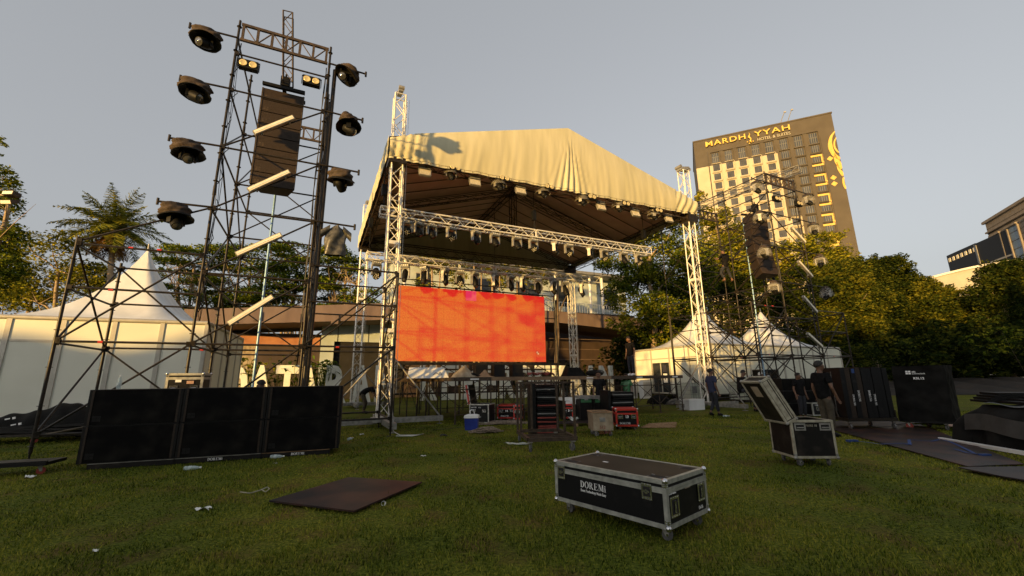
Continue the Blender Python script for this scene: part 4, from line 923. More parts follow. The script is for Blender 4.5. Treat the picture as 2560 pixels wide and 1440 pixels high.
# ---- line arrays
def array(frame,u,v,ztop,n,label,yaw,curve,bh=.40,bw=1.13):
    t=thing('line_array_speaker',label,'line array speaker',frame.P(u,v,ztop),frame.al+yaw,'flown line array speakers')
    m=MB(); m.box((0,-.05,.11),(bw*1.0,.10,.09)); m.box((0,.45,.11),(bw,.08,.09)); m.bb((-.05,-.05,.07),(.05,.5,.15)); m.bar((0,.1,.15),(0,.1,.7),.03,6); m.box((0,.1,.4),(.25,.22,.3)); m.build('flying_frame','blk',t)
    ang=0.; p=Vector((0,0,0))
    for k in range(n):
        ang+=curve[k]; R=Matrix.Rotation(R_(ang),3,'X'); m=MB()
        def T_(a): return p+R@Vector(a)
        y0,y1=0,.62; hw=bw/2; tz=-.005; bz=-bh+.005
        V=[(-hw,0,tz),(hw,0,tz),(hw,0,bz),(-hw,0,bz),(-hw*.62,y1,tz-.05),(hw*.62,y1,tz-.05),(hw*.62,y1,bz+.05),(-hw*.62,y1,bz+.05)]
        m.add([T_(a) for a in V],[(0,1,5,4),(3,7,6,2),(0,4,7,3),(1,2,6,5),(4,5,6,7)],0)
        for e in(-1,1): m.add([T_(a) for a in((e*hw,-.02,tz),(e*hw*.92,-.03,tz),(e*hw*.92,-.03,bz),(e*hw,-.02,bz))],[(0,1,2,3)],0); m.add([T_(a) for a in((e*hw,0,tz),(e*hw,-.02,tz),(e*hw,-.02,bz),(e*hw,0,bz))],[(0,1,2,3)],0)
        m.add([T_(a) for a in((-hw*.92,-.018,tz-.008),(hw*.92,-.018,tz-.008),(hw*.92,-.018,bz+.008),(-hw*.92,-.018,bz+.008))],[(0,1,2,3)],1)
        for q in range(2):
            for w_ in range(2): m.add([T_((-hw*.82+.07*q+a*.055,-.021,bz+.05+.055*w_+b*.045)) for a,b in((0,0),(1,0),(1,1),(0,1))],[(0,1,2,3)],2)
        for q in(-1,1): m.add([T_((q*hw*.955+a*.012,-.032,tz-.03+b*(bz-tz+.06))) for a,b in((-1,0),(1,0),(1,1),(-1,1))],[(0,1,2,3)],3)
        m.build('speaker_cabinet',['arr','arr','rust','rust'],t); p=p+R@Vector((0,0,-bh))
    return t
array(TL,3.3,1.3,9.98,8,'tall line array speaker hanging inside the left scaffold tower',.0,[-1,0,0,0,0,-.5,-.5,-1],.392)
array(TR,.85,1.15,9.35,8,'line array speaker hanging inside the right scaffold tower',-.14,[1,0,0,-2,-2,-4,-4,-5],.40,1.1)
# ---- light battens on the diagonals
def mk_batten():
    t=thing('led_batten_light','','batten light'); m=MB(); m.box((0,0,0),(1.1,.10,.12)); m.bb((-.4,.0,-.09),(-.36,.09,.09)); m.bb((.36,.0,-.09),(.4,.09,.09)); m.build('housing','dalu',t)
    m=MB(); m.box((0,-.056,0),(1.06,.01,.09)); m.build('diffuser','diff',t); m=MB(); m.box((0,-.064,0),(1.06,.004,.02)); m.build('lamp_strip','white',t); return t
bt=mk_batten(); RW=['topmost','second from the top','third from the top','lowest']
for i,(a,b) in enumerate((((635,335),(735,295)),((620,478),(725,430)),((592,637),(703,588)),((572,810),(682,742)))):
    A=TL.pv(*a,-.1);B=TL.pv(*b,-.1); o=place(bt,i==0,TL.P((A[0]+B[0])/2,-.12,(A[1]+B[1])/2),0,'pale light batten on the left scaffold tower, %s of four'%RW[i],'light battens on the scaffold towers')
    o.rotation_euler=(Matrix.Rotation(TL.al,3,'Z')@Matrix.Rotation(-math.atan2(B[1]-A[1],B[0]-A[0]),3,'Y')).to_euler()
for i,(a,b) in enumerate((((1975,568),(2013,608)),((1993,652),(2030,693)),((2005,740),(2042,782)),((2015,832),(2055,868)))):
    A=TR.pv(*a,-.1);B=TR.pv(*b,-.1); o=place(bt,False,TR.P((A[0]+B[0])/2,-.12,(A[1]+B[1])/2),0,'light batten on the right scaffold tower, %s of four'%RW[i],'light battens on the scaffold towers')
    o.rotation_euler=(Matrix.Rotation(TR.al,3,'Z')@Matrix.Rotation(-math.atan2(B[1]-A[1],B[0]-A[0]),3,'Y')).to_euler()
# ---- twin blinders on the towers
for i,(F,x,y,lb) in enumerate(((TL,622,166,'twin blinder light at the upper left of the left scaffold tower'),(TL,779,206,'twin blinder light at the upper right of the left scaffold tower'),(TR,1940,498,'twin blinder light at the upper left of the right scaffold tower'),(TR,1995,510,'twin blinder light at the upper right of the right scaffold tower'))):
    u,z=F.pv(x,y,-.08); place(twin,False,F.P(u,-.1,z+.14),F.al,lb,'blinder lights on the scaffold towers')
# ---- covered moving lights on the arms
def hooded(loc,rz,label,tilt,seed,sc=1.):
    random.seed(seed); t=thing('hooded_moving_light',label,'moving light',loc,rz,'moving lights in dark rain hoods on the left tower')
    X=Matrix.Rotation(tilt,4,'Y')@Matrix.Rotation(R_(-8),4,'X')
    m=MB(); V=[]
    def f(i,j):
        a=2*math.pi*i; z=.03-.33*j; w_=1+.10*math.sin(a*3+seed+j*3)+.06*math.sin(a*7+seed*2+j*9)
        r=(.17+.10*min(1,j*2.4)+.02*math.sin(j*14+a*2+seed))*w_ ; r=r if j>.04 else .05
        return X@Vector((r*1.15*math.cos(a),r*.85*math.sin(a),z))
    m.grid(f,28,12); m.build('hood_cloth','cloth',t)
    m=MB(); m.lathe([(.27,-.27),(.335,-.33),(.345,-.345),(.33,-.345),(.25,-.29),(.02,-.22)],24,0,X,wob=.03); m.build('hood_brim','blk',t)
    m=MB(); 
    for e in(-1,1): m.box(X@Vector((e*.15,0,-.37)),(.05,.12,.22))
    m.box(X@Vector((0,0,-.27)),(.34,.16,.06)); m.build('yoke','blk',t)
    m=MB(); a=random.uniform(-.9,.9); b_=random.uniform(.5,1.1); H=X@Matrix.Translation((0,0,-.42))@Matrix.Rotation(a,4,'Z')@Matrix.Rotation(-b_,4,'X')
    m.lathe([(.04,.16),(.11,.14),(.125,.02),(.12,-.14),(.105,-.19)],14,0,H,capb=True); h=m.build('head','blk',t)
    m=MB(); m.lathe([(.001,-.215),(.06,-.205),(.09,-.19)],12,0,H); m.build('lens','lens',h)
    return t
for i,(x,y,z,F,u) in enumerate(((518,95,10.34,TL,1.62),(492,235,8.79,TL,1.62),(470,378,7.14,TL,1.62),(441,535,5.5,TL,1.60))):
    uu,zz=TL.pv(x,y); hooded(TL.P(uu,-.03,z-.02),AL+.3*i,'dark hooded moving light on the %s left arm of the left tower'%['topmost','second','third','lowest'][i],[.0,.1,-.05,.02][i],i+1)
for i,(x,z) in enumerate(((876,10.4),(864,8.78),(848,7.15))):
    uu,_=TL.pv(x,300); uu=[5.12,5.1,5.06][i]; hooded(TL.P(uu,-.03,z-.02),AL+1.5*i,'dark hooded moving light on the %s right arm of the left tower'%['topmost','second','third'][i],[.5,.25,-.05][i],i+11)
random.seed(5)
# bin bag tied like a shirt over the lamp on the lowest right arm
t=thing('bagged_lamp','lamp wrapped in a black bin bag shaped like a shirt on the lowest right arm','covered lamp',TL.P(5.05,-.03,5.5),AL)
m=MB()
def f(i,j):
    a=2*math.pi*i; z=-.02-.82*j; w_=.05+.20*min(1,j*5)+.01*math.sin(a*5+j*9); return Vector((w_*math.cos(a)*1.05+.01*math.sin(9*j),.10*math.sin(a)*(1+.4*math.sin(a*4+j*6)),z))
m.grid(f,26,16); m.build('bag','plastic',t)
for e in(-1,1):
    m=MB(); m.grid(lambda i,j:Vector((e*(.16+.22*j),.09*math.sin(2*math.pi*i)*(1+.2*j),-.10-.20*j+.10*math.cos(2*math.pi*i)*(1+.25*j))),14,5); m.build('bag_sleeve','plastic',t)
for i,(x,y,z) in enumerate(((1893,480,10.2),(1900,550,8.7),(1913,645,7.05),(1936,722,5.45))):
    u,_=TR.pv(x,y,-.03); o=put_mover('s',TR.P(u,-.03,z),AL+.6*i,'clear domed moving light on the %s left arm of the right tower'%['topmost','second','third','lowest'][i],'domed moving lights on the right tower'); cover(o,True); o.scale=(.95,)*3
for i,(x,y,z) in enumerate(((2020,497,10.3),(2034,573,8.75),(2050,650,7.1),(2067,740,5.5))):
    u,_=TR.pv(x,y,-.03); o=put_mover('s',TR.P(u,-.03,z),AL-.6*i,'clear domed moving light on the %s right arm of the right tower'%['topmost','second','third','lowest'][i],'domed moving lights on the right tower'); cover(o,True); o.scale=(.95,)*3
# ================================================================ LED SCREEN
def screenmat():
    m,t,b=nodes('led_screen_red'); N=t.nodes; L=t.links; b.inputs['Base Color'].default_value=(.30,.22,.12,1); b.inputs['Roughness'].default_value=.42
    tc=N.new('ShaderNodeTexCoord'); n=N.new('ShaderNodeTexNoise'); n.inputs['Scale'].default_value=26; n.inputs['Detail'].default_value=3; L.new(tc.outputs['Object'],n.inputs[0])
    r=N.new('ShaderNodeValToRGB'); r.color_ramp.elements[0].position=.35; r.color_ramp.elements[1].position=.66; r.color_ramp.elements[0].color=(.03,.09,.015,1); r.color_ramp.elements[1].color=(.07,.21,.03,1); L.new(n.outputs['Fac'],r.inputs[0]); L.new(r.outputs[0],b.inputs['Base Color'])
    bp=N.new('ShaderNodeBump'); bp.inputs['Strength'].default_value=.5; bp.inputs['Distance'].default_value=.012; L.new(n.outputs['Fac'],bp.inputs['Height']); L.new(bp.outputs[0],b.inputs['Normal'])
    b.inputs['Emission Color'].default_value=(1,.014,.014,1); b.inputs['Emission Strength'].default_value=.28; return m
MT['ledred']=screenmat()
m_,t_,b_=nodes('led_screen_pink'); b_.inputs['Base Color'].default_value=(.08,.08,.06,1); b_.inputs['Emission Color'].default_value=(1,.03,.12,1); b_.inputs['Emission Strength'].default_value=.30; MT['ledpink']=m_
sa=ST.pv(990,900,5.15); su0,su1,sz0,sz1=1.06,8.82,2.26,5.72
sc_=thing('led_screen','large LED screen lit plain red and orange behind the stage deck','LED screen',ST.P(su0,5.15,0),AL)
m=MB(); m.bb((0,0,sz0),(su1-su0,.10,sz1)); m.build('housing','blk',sc_)
m=MB(); cw,chh=.555,.495; nx,nz=14,7
dx=(su1-su0)/nx; dz=(sz1-sz0)/nz
for i in range(nx):
    for j in range(nz):
        pk=(i==6 and j==nz-1); off=random.uniform(0,.0035)
        m.add([(i*dx+.0012,-.006-off,sz0+j*dz+.0012),((i+1)*dx-.0012,-.006-off-random.uniform(-.001,.001),sz0+j*dz+.0012),((i+1)*dx-.0012,-.006-off,sz0+(j+1)*dz-.0012),(i*dx+.0012,-.006-off,sz0+(j+1)*dz-.0012)],[(0,1,2,3)],1 if pk else 0)
m.box((7.25,-.014,2.75),(.09,.004,.09),2); m.box((7.31,-.014,2.68),(.08,.004,.08),2)
m.build('display_surface',['ledred','ledpink','diff'],sc_)
ss=thing('screen_scaffold','black scaffold frame carrying the LED screen','scaffold',ST.P(su0,5.4,0),AL)
for i in range(6):
    for v in(0,1.2):
        u=i*1.72-.1; m=MB(); m.bar((u,v,0),(u,v,6.15 if v else 5.9),.026,6); m.build('post','steel',ss)
for z in(.8,1.9,2.2,3.4,4.6,5.85,6.1):
    for v in(0,1.2): m=MB(); m.bar((-.1,v,z),(8.55,v,z),.024,6); m.build('ledger','steel',ss)
for i in range(5):
    for z in(.8,1.5,5.1): m=MB(); m.bar((i*1.72-.1,0,z),((i+1)*1.72-.1,1.2,z+1.0),.02,5); m.bar(((i+1)*1.72-.1,0,z),(i*1.72-.1,0,z+.9),.02,5); m.build('brace','steel',ss)
m=MB(); m.bb((-.15,-.35,2.10),(8.6,.1,2.2)); m.bar((8.5,-.2,0.5),(8.5,-.2,5.6),.05,8); m.build('base_beam','steel',ss)
# ================================================================ STAGE DECK
sd_=thing('stage_deck','low black scaffold stage deck with brown edge in front of the screen','stage',ST.P(0,0,0),AL)
m=MB(); m.bb((2.1,-.72,1.40),(12.1,4.6,1.47),0); m.bb((.45,1.2,1.40),(2.099,4.6,1.468),0); m.build('deck_board','ply',sd_)
m=MB(); n=8
for i in range(n):
    a=2.1+10*i/n; m.bb((a+.004,-.76,1.36),(a+10/n-.004,-.721,1.485),0 if i>4 or i==0 else 1)
m.bb((.45,1.16,1.36),(2.09,1.199,1.485),0); m.bb((2.06,-.72,1.36),(2.099,1.2,1.484),0)
for q in(2.6,7.2,9.6,11.5): m.bb((q,-.764,1.40),(q+.3,-.761,1.44),2)
m.build('deck_fascia',['rust','deckedge','ink'],sd_)
for i in range(9):
    for v in(-.65,1.1,2.8,4.5):
        u=2.13+i*1.24; m=MB(); m.bar((u,v,0),(u,v,1.39),.024,6); m.box((u,v,.006),(.13,.13,.012)); m.bar((u,v,.0),(u,v,.3),.032,5); m.build('leg','rust' if v<0 else 'steel',sd_)
for i in range(8):
    for v in(-.65,2.8):
        u=2.13+i*1.24; m=MB(); m.bar((u,v,.35),(u+1.24,v,1.25),.014,4); m.bar((u+1.24,v,.35),(u,v,1.25),.014,4); m.bar((u,v,1.1),(u+1.24,v,1.1),.018,5); m.bar((u,v,.3),(u+1.24,v,.3),.016,5); m.build('cross_brace','rust' if v<0 else 'steel',sd_)
for u in(.5,1.3,2.05):
    for v in(1.25,3,4.5): m=MB(); m.bar((u,v,0),(u,v,1.39),.024,6); m.bar((u,v,.4),(u,v+1.4 if v<4 else v-1.4,1.2),.014,4); m.build('leg','steel',sd_)
# ================================================================ PROPS
def castor(parent,x,y,z,r=.05,yaw=0,mt_='rubber',name='castor'):
    m=MB(); m.box((x,y,z-.012),(.09,.08,.02),1)
    c=Vector((x+.02*math.cos(yaw),y+.02*math.sin(yaw),r)); n=Vector((-math.sin(yaw),math.cos(yaw),0))
    for e in(-1,1): m.add([c+n*e*.024+Vector((0,0,-.01))+Vector((math.cos(yaw),math.sin(yaw),0))*a for a in(-.015,.015)]+[Vector((x,y,z-.02))+n*e*.024+Vector((math.cos(yaw),math.sin(yaw),0))*a for a in(.03,-.03)],[(0,1,2,3)],1)
    o=m.build(name,['rubber','dalu'],parent); m=MB(); m.bar(c-n*.016,c+n*.016,r,14,0,sm=False); m.build('wheel',mt_,o); m=MB(); m.bar(c-n*.03,c+n*.03,.012,8); m.build('axle','chrome',o); return o
def case(name,label,cat,loc,rz,L_,W_,z0,z1,body='lam',edge='edge',top=None,lid_z=None,e=.03,open_=None,latches=(),handles=(),castors=True,grp=None,wheel_r=None,ends=True,lidband=None,balls='chrome'):
    """origin at the ground centre; front faces -y"""
    t=thing(name,label,cat,loc,rz,grp); x,y=L_/2,W_/2
    m=MB()
    if open_ is None: m.bb((-x+.004,-y+.004,z0+.004),(x-.004,y-.004,z1-.004),0); 
    else:
        th=.018
        m.bb((-x,-y,z0),(x,-y+th,z1-.01)); m.bb((-x,y-th,z0),(x,y,z1-.01)); m.bb((-x,-y+th,z0),(-x+th,y-th,z1-.01)); m.bb((x-th,-y+th,z0),(x,y-th,z1-.01)); m.bb((-x+th,-y+th,z0),(x-th,y-th,z0+th))
    if top and open_ is None: m.bb((-x+e,-y+e,z1-.006),(x-e,y-e,z1+.001),1)
    m.build('body_panel',[body,top or body],t)
    m=MB(); q=.004
    def edgeset(m,a,b,za,zb,skip_top=False):
        for yy in(-1,1):
            for zz in((za,) if skip_top else (za,zb)):
                zA,zB=(zz-q,zz+e) if zz==za else (zz-e,zz+q); yA,yB=sorted((yy*(b+q),yy*(b-.006))); m.bb((-a-q,yA,zA),(a+q,yB,zB))
                yA,yB=sorted((yy*(b-.0062),yy*(b-e))); zA,zB=(zz-q,zz+.0) if zz==za else (zz,zz+q); m.bb((-a-q,yA,zA),(a+q,yB,zB))
        for xx in(-1,1):
            for zz in((za,) if skip_top else (za,zb)):
                zA,zB=(zz-q,zz+e) if zz==za else (zz-e,zz+q); xA,xB=sorted((xx*(a+q),xx*(a-.006))); m.bb((xA,-b+.001,zA),(xB,b-.001,zB))
                xA,xB=sorted((xx*(a-.0062),xx*(a-e))); zA,zB=(zz-q,zz) if zz==za else (zz,zz+q); m.bb((xA,-b+e+.001,zA),(xB,b-e-.001,zB))
            for yy in(-1,1):
                xA,xB=sorted((xx*(a+q*.8),xx*(a-e))); yA,yB=sorted((yy*(b+q*.8),yy*(b-.005))); m.bb((xA,yA,za+e),(xB,yB,zb-e))
                xA,xB=sorted((xx*(a+q*.8),xx*(a-.005))); yA,yB=sorted((yy*(b-.0052),yy*(b-e))); m.bb((xA,yA,za+e),(xB,yB,zb-e))
    edgeset(m,x,y,z0,z1)
    if lid_z:
        for (a,b) in((lid_z-.024,lid_z-.001),(lid_z+.001,lid_z+.024)):
            for yy in(-1,1): yA,yB=sorted((yy*(y+q*1.3),yy*(y-.003))); m.bb((-x-q*1.3,yA,a),(x+q*1.3,yB,b))
            for xx in(-1,1): xA,xB=sorted((xx*(x+q*1.3),xx*(x-.003))); m.bb((xA,-y+.004,a),(xB,y-.004,b))
    m.build('aluminium_edging',edge,t)
    if ends:
        for xx in(-1,1):
            for yy in(-1,1):
                for zz in((z0,z1) if open_ is None else (z0,)):
                    m=MB(); c=Vector((xx*(x-.006),yy*(y-.006),zz+(.006 if zz==z0 else -.006))); m.ell(c,(.028,.028,.028),0,10)
                    s_=1 if zz==z0 else -1
                    for k in range(3): m.ell(c+Vector((0,-yy*(-.016),s_*(.028+.014*k)))+Vector((-xx*.01,0,0)),(.004,.004,.004),0,4); m.ell(c+Vector((xx*.016,-yy*.01,s_*(.028+.014*k))),(.004,.004,.004),0,4)
                    m.bb((c.x-.026 if xx>0 else c.x-.01,c.y-.026 if yy>0 else c.y-.01,min(c.z,c.z+s_*.06)),(c.x+.012 if xx>0 else c.x+.026,c.y+.012 if yy>0 else c.y+.026,max(c.z,c.z+s_*.06)))
                    m.build('ball_corner',balls,t)
    for (face,a,zc) in latches:      # latch plates
        m=MB(); w_,h_=.105,.135
        if face=='f': m.bb((a-w_/2,-y-.010,zc-h_/2),(a+w_/2,-y-.0065,zc+h_/2)); m.bb((a-w_*.33,-y-.012,zc-h_*.3),(a+w_*.33,-y-.0105,zc+h_*.3),1); m.bar((a,-y-.02,zc),(a,-y-.009,zc),.02,8); m.bb((a-.03,-y-.02,zc-.005),(a+.03,-y-.015,zc+.012))
        for k in range(4):
            for j in(-1,1): m.ell((a-w_*.4+w_*.8*k/3,-y-.011,zc+j*h_*.43),(.005,.003,.005),0,5)
        m.build('butterfly_latch',[balls,'dark'],t)
    for (face,a,zc,w_,h_) in handles:
        m=MB()
        if face=='f':
            for (p,r,s_,u_) in((a-w_/2,zc+h_/2-.022,w_,.022),(a-w_/2,zc-h_/2,w_,.022)): m.bb((p,-y-.009,r),(p+s_,-y-.005,r+u_))
            for p in(a-w_/2,a+w_/2-.022): m.bb((p,-y-.009,zc-h_/2+.022),(p+.022,-y-.005,zc+h_/2-.022))
            m.bb((a-w_/2+.022,-y-.003,zc-h_/2+.022),(a+w_/2-.022,-y-.0035+.002,zc+h_/2-.022),1); m.bar((a-w_*.3,-y-.012,zc-.01),(a+w_*.3,-y-.012,zc-.01),.01,6,0)
        else:
            s_=1 if face=='r' else -1; X0=s_*(x+.005);X1=s_*(x+.009)
            A,B=min(X0,X1),max(X0,X1)
            m.bb((A,a-w_/2,zc+h_/2-.025),(B,a+w_/2,zc+h_/2)); m.bb((A,a-w_/2,zc-h_/2),(B,a+w_/2,zc-h_/2+.025))
            for p in(a-w_/2,a+w_/2-.022): m.bb((A,p,zc-h_/2+.025),(B,p+.022,zc+h_/2-.025))
            m.bb((A-.001,a-w_/2+.022,zc-h_/2+.025),(A+.001,a+w_/2-.022,zc+h_/2-.025),1); m.bar((B+.006*s_,a-w_*.05,zc-h_*.28),(B+.006*s_,a-w_*.05,zc+h_*.28),.011,6,0)
            for k in range(4):
                for j in(-1,1): m.ell((B+.001*s_,a-w_*.4+w_*.8*k/3,zc+j*h_*.44),(.003,.005,.005),0,5)
        m.build('recessed_handle',[balls,'dark'],t)
    if castors:
        r=wheel_r or min(.055,(z0-.02)/2)
        for xx in(-1,1):
            for yy in(-1,1): castor(t,xx*(x-.1),yy*(y-.1),z0,r,random.uniform(-.6,.6)+.5)
    return t
def flatx(t,o,x,n): return FX(o,x,n)
# the big closed case in the foreground
L_,W_,z0,z1=1.311,.761,.122,.513; N=Vector((1.319,3.918,0)); ca=-.847; cuv=Vector((math.cos(ca),math.sin(ca),0)); cvv=Vector((-math.sin(ca),math.cos(ca),0))
c=N-cuv*L_/2+cvv*W_/2
k=case('flight_case','large closed black flight case with white serif lettering in the foreground','flight case',c,ca,L_,W_,z0,z1,top='brown',lid_z=z1-.085,e=.034,latches=(('f',-.56,z1-.10),('f',.47,z1-.115)),handles=(('r',-.26,z0+.165,.15,.17),('r',.25,z0+.20,.13,.16)),wheel_r=.047)
m=MB(); X=FX((-.30,-W_/2-.001,z0+.185),(1,0,0),(0,-1,0)); wd=doremi(m,X,.062,0)*.062
i0=len(m.v); text(m,'Event Technology Made Easy',FX((-.30,-W_/2-.004,z0+.145),(1,0,0),(0,-1,0)),.034,0,.002,.0006); w2=max(v[0] for v in m.v[i0:])+.30
for i in range(i0,len(m.v)): v=m.v[i]; m.v[i]=(-.30+(v[0]+.30)*wd/w2*.98,v[1],v[2])
m.build('lettering','ink',k)
m=MB(); text(m,'PIXEL',FX((L_/2+.002,-.34,z0+.27),(0,1,0),(1,0,0)),.05,0,.002,.002); text(m,'9-12',FX((L_/2+.002,.18,z0+.305),(0,1,0),(1,0,0)),.038,0,.002,.001); text(m,'13-16',FX((L_/2+.002,.18,z0+.055),(0,1,0),(1,0,0)),.038,0,.002,.001); m.build('stencil_marking','ink',k)
m=MB(); m.box((L_/2+.003,.0,z0+.29),(.003,.10,.03)); m.box((L_/2+.003,.08,z0+.312),(.003,.13,.008)); m.build('torn_label','canvas',k)
m=MB()
for (a,b) in((-.56,.22),(.52,-.27),(.56,.25),(-.50,-.27)): m.bb((a-.07,b-.035,z1+.0015),(a+.07,b+.035,z1+.003),0); 
for (a,b) in((-.56,.22),(.52,-.27),(.56,.25),(-.50,-.27)):
    for q in(-.08,-.06,.06,.08): m.ell((a+q,b+.045,z1+.003),(.005,.005,.003),1,5); m.ell((a+q,b-.045,z1+.003),(.005,.005,.003),1,5)
m.bb((-.25,-.06,z1+.0015),(-.19,-.03,z1+.003),2); m.build('stacking_recess',['dark','chrome','ink'],k)

# open case at the right
Lx,Dp,fr_h=.654,.627,.70
k=case('flight_case','worn black flight case with its lid propped open at the right','flight case',Vector((4.448,6.959,0))+Vector((Lx/2,Dp/2,0)),-.05,Lx,Dp,.13,fr_h,body='lamold',edge='edge_old',open_=True,e=.032,handles=(('f',-Lx*.29,fr_h-.10,.17,.11),('f',Lx*.30,fr_h-.10,.17,.11)),wheel_r=.05,balls='dalu')
m=MB(); text(m,'FX/RE 10',FX((-.10,-Dp/2-.006,fr_h-.095),(1,0,0),(0,-1,0)),.045,0,.002,.0008); m.build('marker_writing','edge_old',k)
ldo=bpy.data.objects.new('lid',None); COL.objects.link(ldo); ldo.parent=k; ldo.location=(-Lx/2+.02,0,fr_h+.0); ldo.rotation_euler=(0,R_(-117),0)
m=MB(); th=.17; LL=.72; O=th/2      # outer face looks to the left, thickness to the right
m.bb((-.0,-Dp/2,O-.016),(LL,Dp/2,O)); m.bb((0,-Dp/2,-O),(LL,-Dp/2+.014,O-.0165)); m.bb((0,Dp/2-.014,-O),(LL,Dp/2,O-.0165)); m.bb((0,-Dp/2+.0145,-O),(.014,Dp/2-.0145,O-.0165)); m.bb((LL-.014,-Dp/2+.0145,-O),(LL,Dp/2-.0145,O-.0165)); m.build('lid_panel','lamold',ldo)
m=MB()
for yy in(-Dp/2,Dp/2):
    for zz in(-O,O): m.box((LL/2,yy,zz),(LL+.05,.032,.032))
for xx in(-.005,LL):
    for zz in(-O,O): m.box((xx,0,zz),(.032,Dp-.04,.032))
    for yy in(-Dp/2,Dp/2): m.box((xx,yy,0),(.031,.031,th-.04))
m.box((LL*.5,-Dp/2-.004,.02),(LL*.93,.012,.075)); m.box((LL*.5,-Dp/2-.008,-.045),(LL*.93,.008,.02)); m.build('lid_edging','edge_old',ldo)
for yy in(-Dp/2,Dp/2):
    for zz in(-O,O):
        for xx in(-.01,LL+.01): m=MB(); m.ell((xx,yy,zz),(.028,.028,.028),0,8); m.build('ball_corner','dalu',ldo)
m=MB(); m.bb((LL*.62,-.12,O+.001),(LL*.88,.10,O+.003)); m.build('paper_label','canvas',ldo)

def at_ground(px,py): return gz(px,py,0)
# small cases near the stage
def boxpx(xl,xr,yb,yt,depth,z0):
    A=gz(xl,yb,z0); B=gz(xr,yb,z0); h=gy((xl+xr)/2,yt,A.y).z; ex=(B-A); return A,B,ex.length,h,math.atan2(ex.y,ex.x)
A,B,l,hh,an=boxpx(1177,1226,1057,1010,.9,.03)
ey=Vector((-math.sin(an),math.cos(an),0))
k=case('flight_case','black flight case with open lid showing a red stripe under the stage edge','flight case',Vector(((A.x+B.x)/2,(A.y+B.y)/2,0))+ey*.3,an-.12,l*1.02,.72,.03,hh,open_=True,castors=False,e=.03,handles=(('f',-l*.27,hh*.66,.14,.10),('f',l*.27,hh*.66,.14,.10)),ends=False)
m=MB(); text(m,'20/10 M    1-21',FX((-l*.42,-.362,hh*.80),(1,0,0),(0,-1,0)),.055,0,.002,.0005); text(m,'20-6/1',FX((-l*.1,-.362,hh*.32),(1,0,0),(0,-1,0)),.055,0,.002,.0005); m.build('stencil_marking','ink',k)
ldo=bpy.data.objects.new('lid',None); COL.objects.link(ldo); ldo.parent=k; ldo.location=(-l/2-.02,0,hh); ldo.rotation_euler=(0,R_(-100),0)
m=MB(); m.bb((0,-.34,-.05),(.62,.34,.05),0); m.build('lid_panel','lam',ldo)
m=MB(); m.bb((-.01,-.365,-.06),(.64,-.341,.06),0); m.bb((.0,-.37,-.035),(.62,-.3655,.035),1); m.build('lid_edging',['edge','red'],ldo)
def redcase(label,xl,xr,yb,yt,num,word,z0=.10,dep=.6,side=None,body='blk',rzadd=0,grp='red edged road cases'):
    A,B,l,hh,an=boxpx(xl,xr,yb,yt,dep,z0); an+=rzadd; ey=Vector((-math.sin(an),math.cos(an),0))
    k=case('road_case',label,'flight case',Vector(((A.x+B.x)/2,(A.y+B.y)/2,0))+ey*dep/2,an,l,dep,z0,hh,body='lam' if body=='blk' else body,edge='red',top='red',lid_z=hh-.13,e=.045,wheel_r=.045,grp=grp,handles=(('f',-l*.30,z0+(hh-z0)*.56,l*.24,.12),('f',l*.30,z0+(hh-z0)*.56,l*.24,.12)))
    m=MB(); m.box((0,-dep/2-.004,z0+(hh-z0)*.56),(l*.30,.003,.10),1); i0=len(m.v); text(m,num,FX((0,-dep/2-.007,z0+(hh-z0)*.56-.035),(1,0,0),(0,-1,0)),.095,0,.001,.004,align='CENTER')
    text(m,word,FX((0,-dep/2-.004,z0+.055),(1,0,0),(0,-1,0)),.075,0,.001,.003,align='CENTER') if word!='DOREMi' else doremi(m,FX((-.20,-dep/2-.004,z0+.055),(1,0,0),(0,-1,0)),.055,0)
    m.build('lettering',['ink','blk'],k); return k
redcase('red edged case numbered 13 beside the stained canvas bin',1541,1597,1066,1022,'13','DOREMi',dep=.75)
redcase('red edged case numbered 14 under the stage behind the coiled cable',1243,1290,1046,1012,'14','DOREMi',dep=.7)
redcase('narrow red edged case right of the case numbered 14',1284,1303,1048,1014,'5','',dep=.6)
k=redcase('small red and black case with a white lid behind the tall cart',1411,1434,1046,1010,'3','',dep=.6)
# white topped and green lidded bins
for i,(xl,xr,yb,yt,mt_,lb) in enumerate(((1408,1445,1042,995,'white','white lidded bin behind the tall cart'),(1447,1481,1050,990,'green','green lidded black bin behind the canvas bin, left one of two'),(1483,1516,1050,990,'green','green lidded black bin behind the canvas bin, right one of two'))):
    Y=13.6+(.5 if i else .9); A=gy(xl,yb,Y);B=gy(xr,yb,Y);top=gy(xl,yt,Y).z; l=(B-A).length; t=thing('storage_bin',lb,'bin',Vector(((A.x+B.x)/2,Y+.4,0)),.15,'lidded storage bins')
    m=MB(); m.box((0,0,top*.5-.04),(l*.96,.7,top-.16)); 
    for q in(-1,1): m.box((q*l*.45,-.36,top*.5),(.03,.02,top-.1)); 
    m.build('body','lamold',t); m=MB(); m.box((0,0,top-.05),(l,.76,.09)); m.box((0,-.385,top-.09),(.12,.02,.1)); m.build('lid',mt_ if i==0 else 'dalu',t)
    m=MB(); m.box((0,-.352,top-.16),(l*.9,.012,.10)); m.build('rim_band',mt_,t)
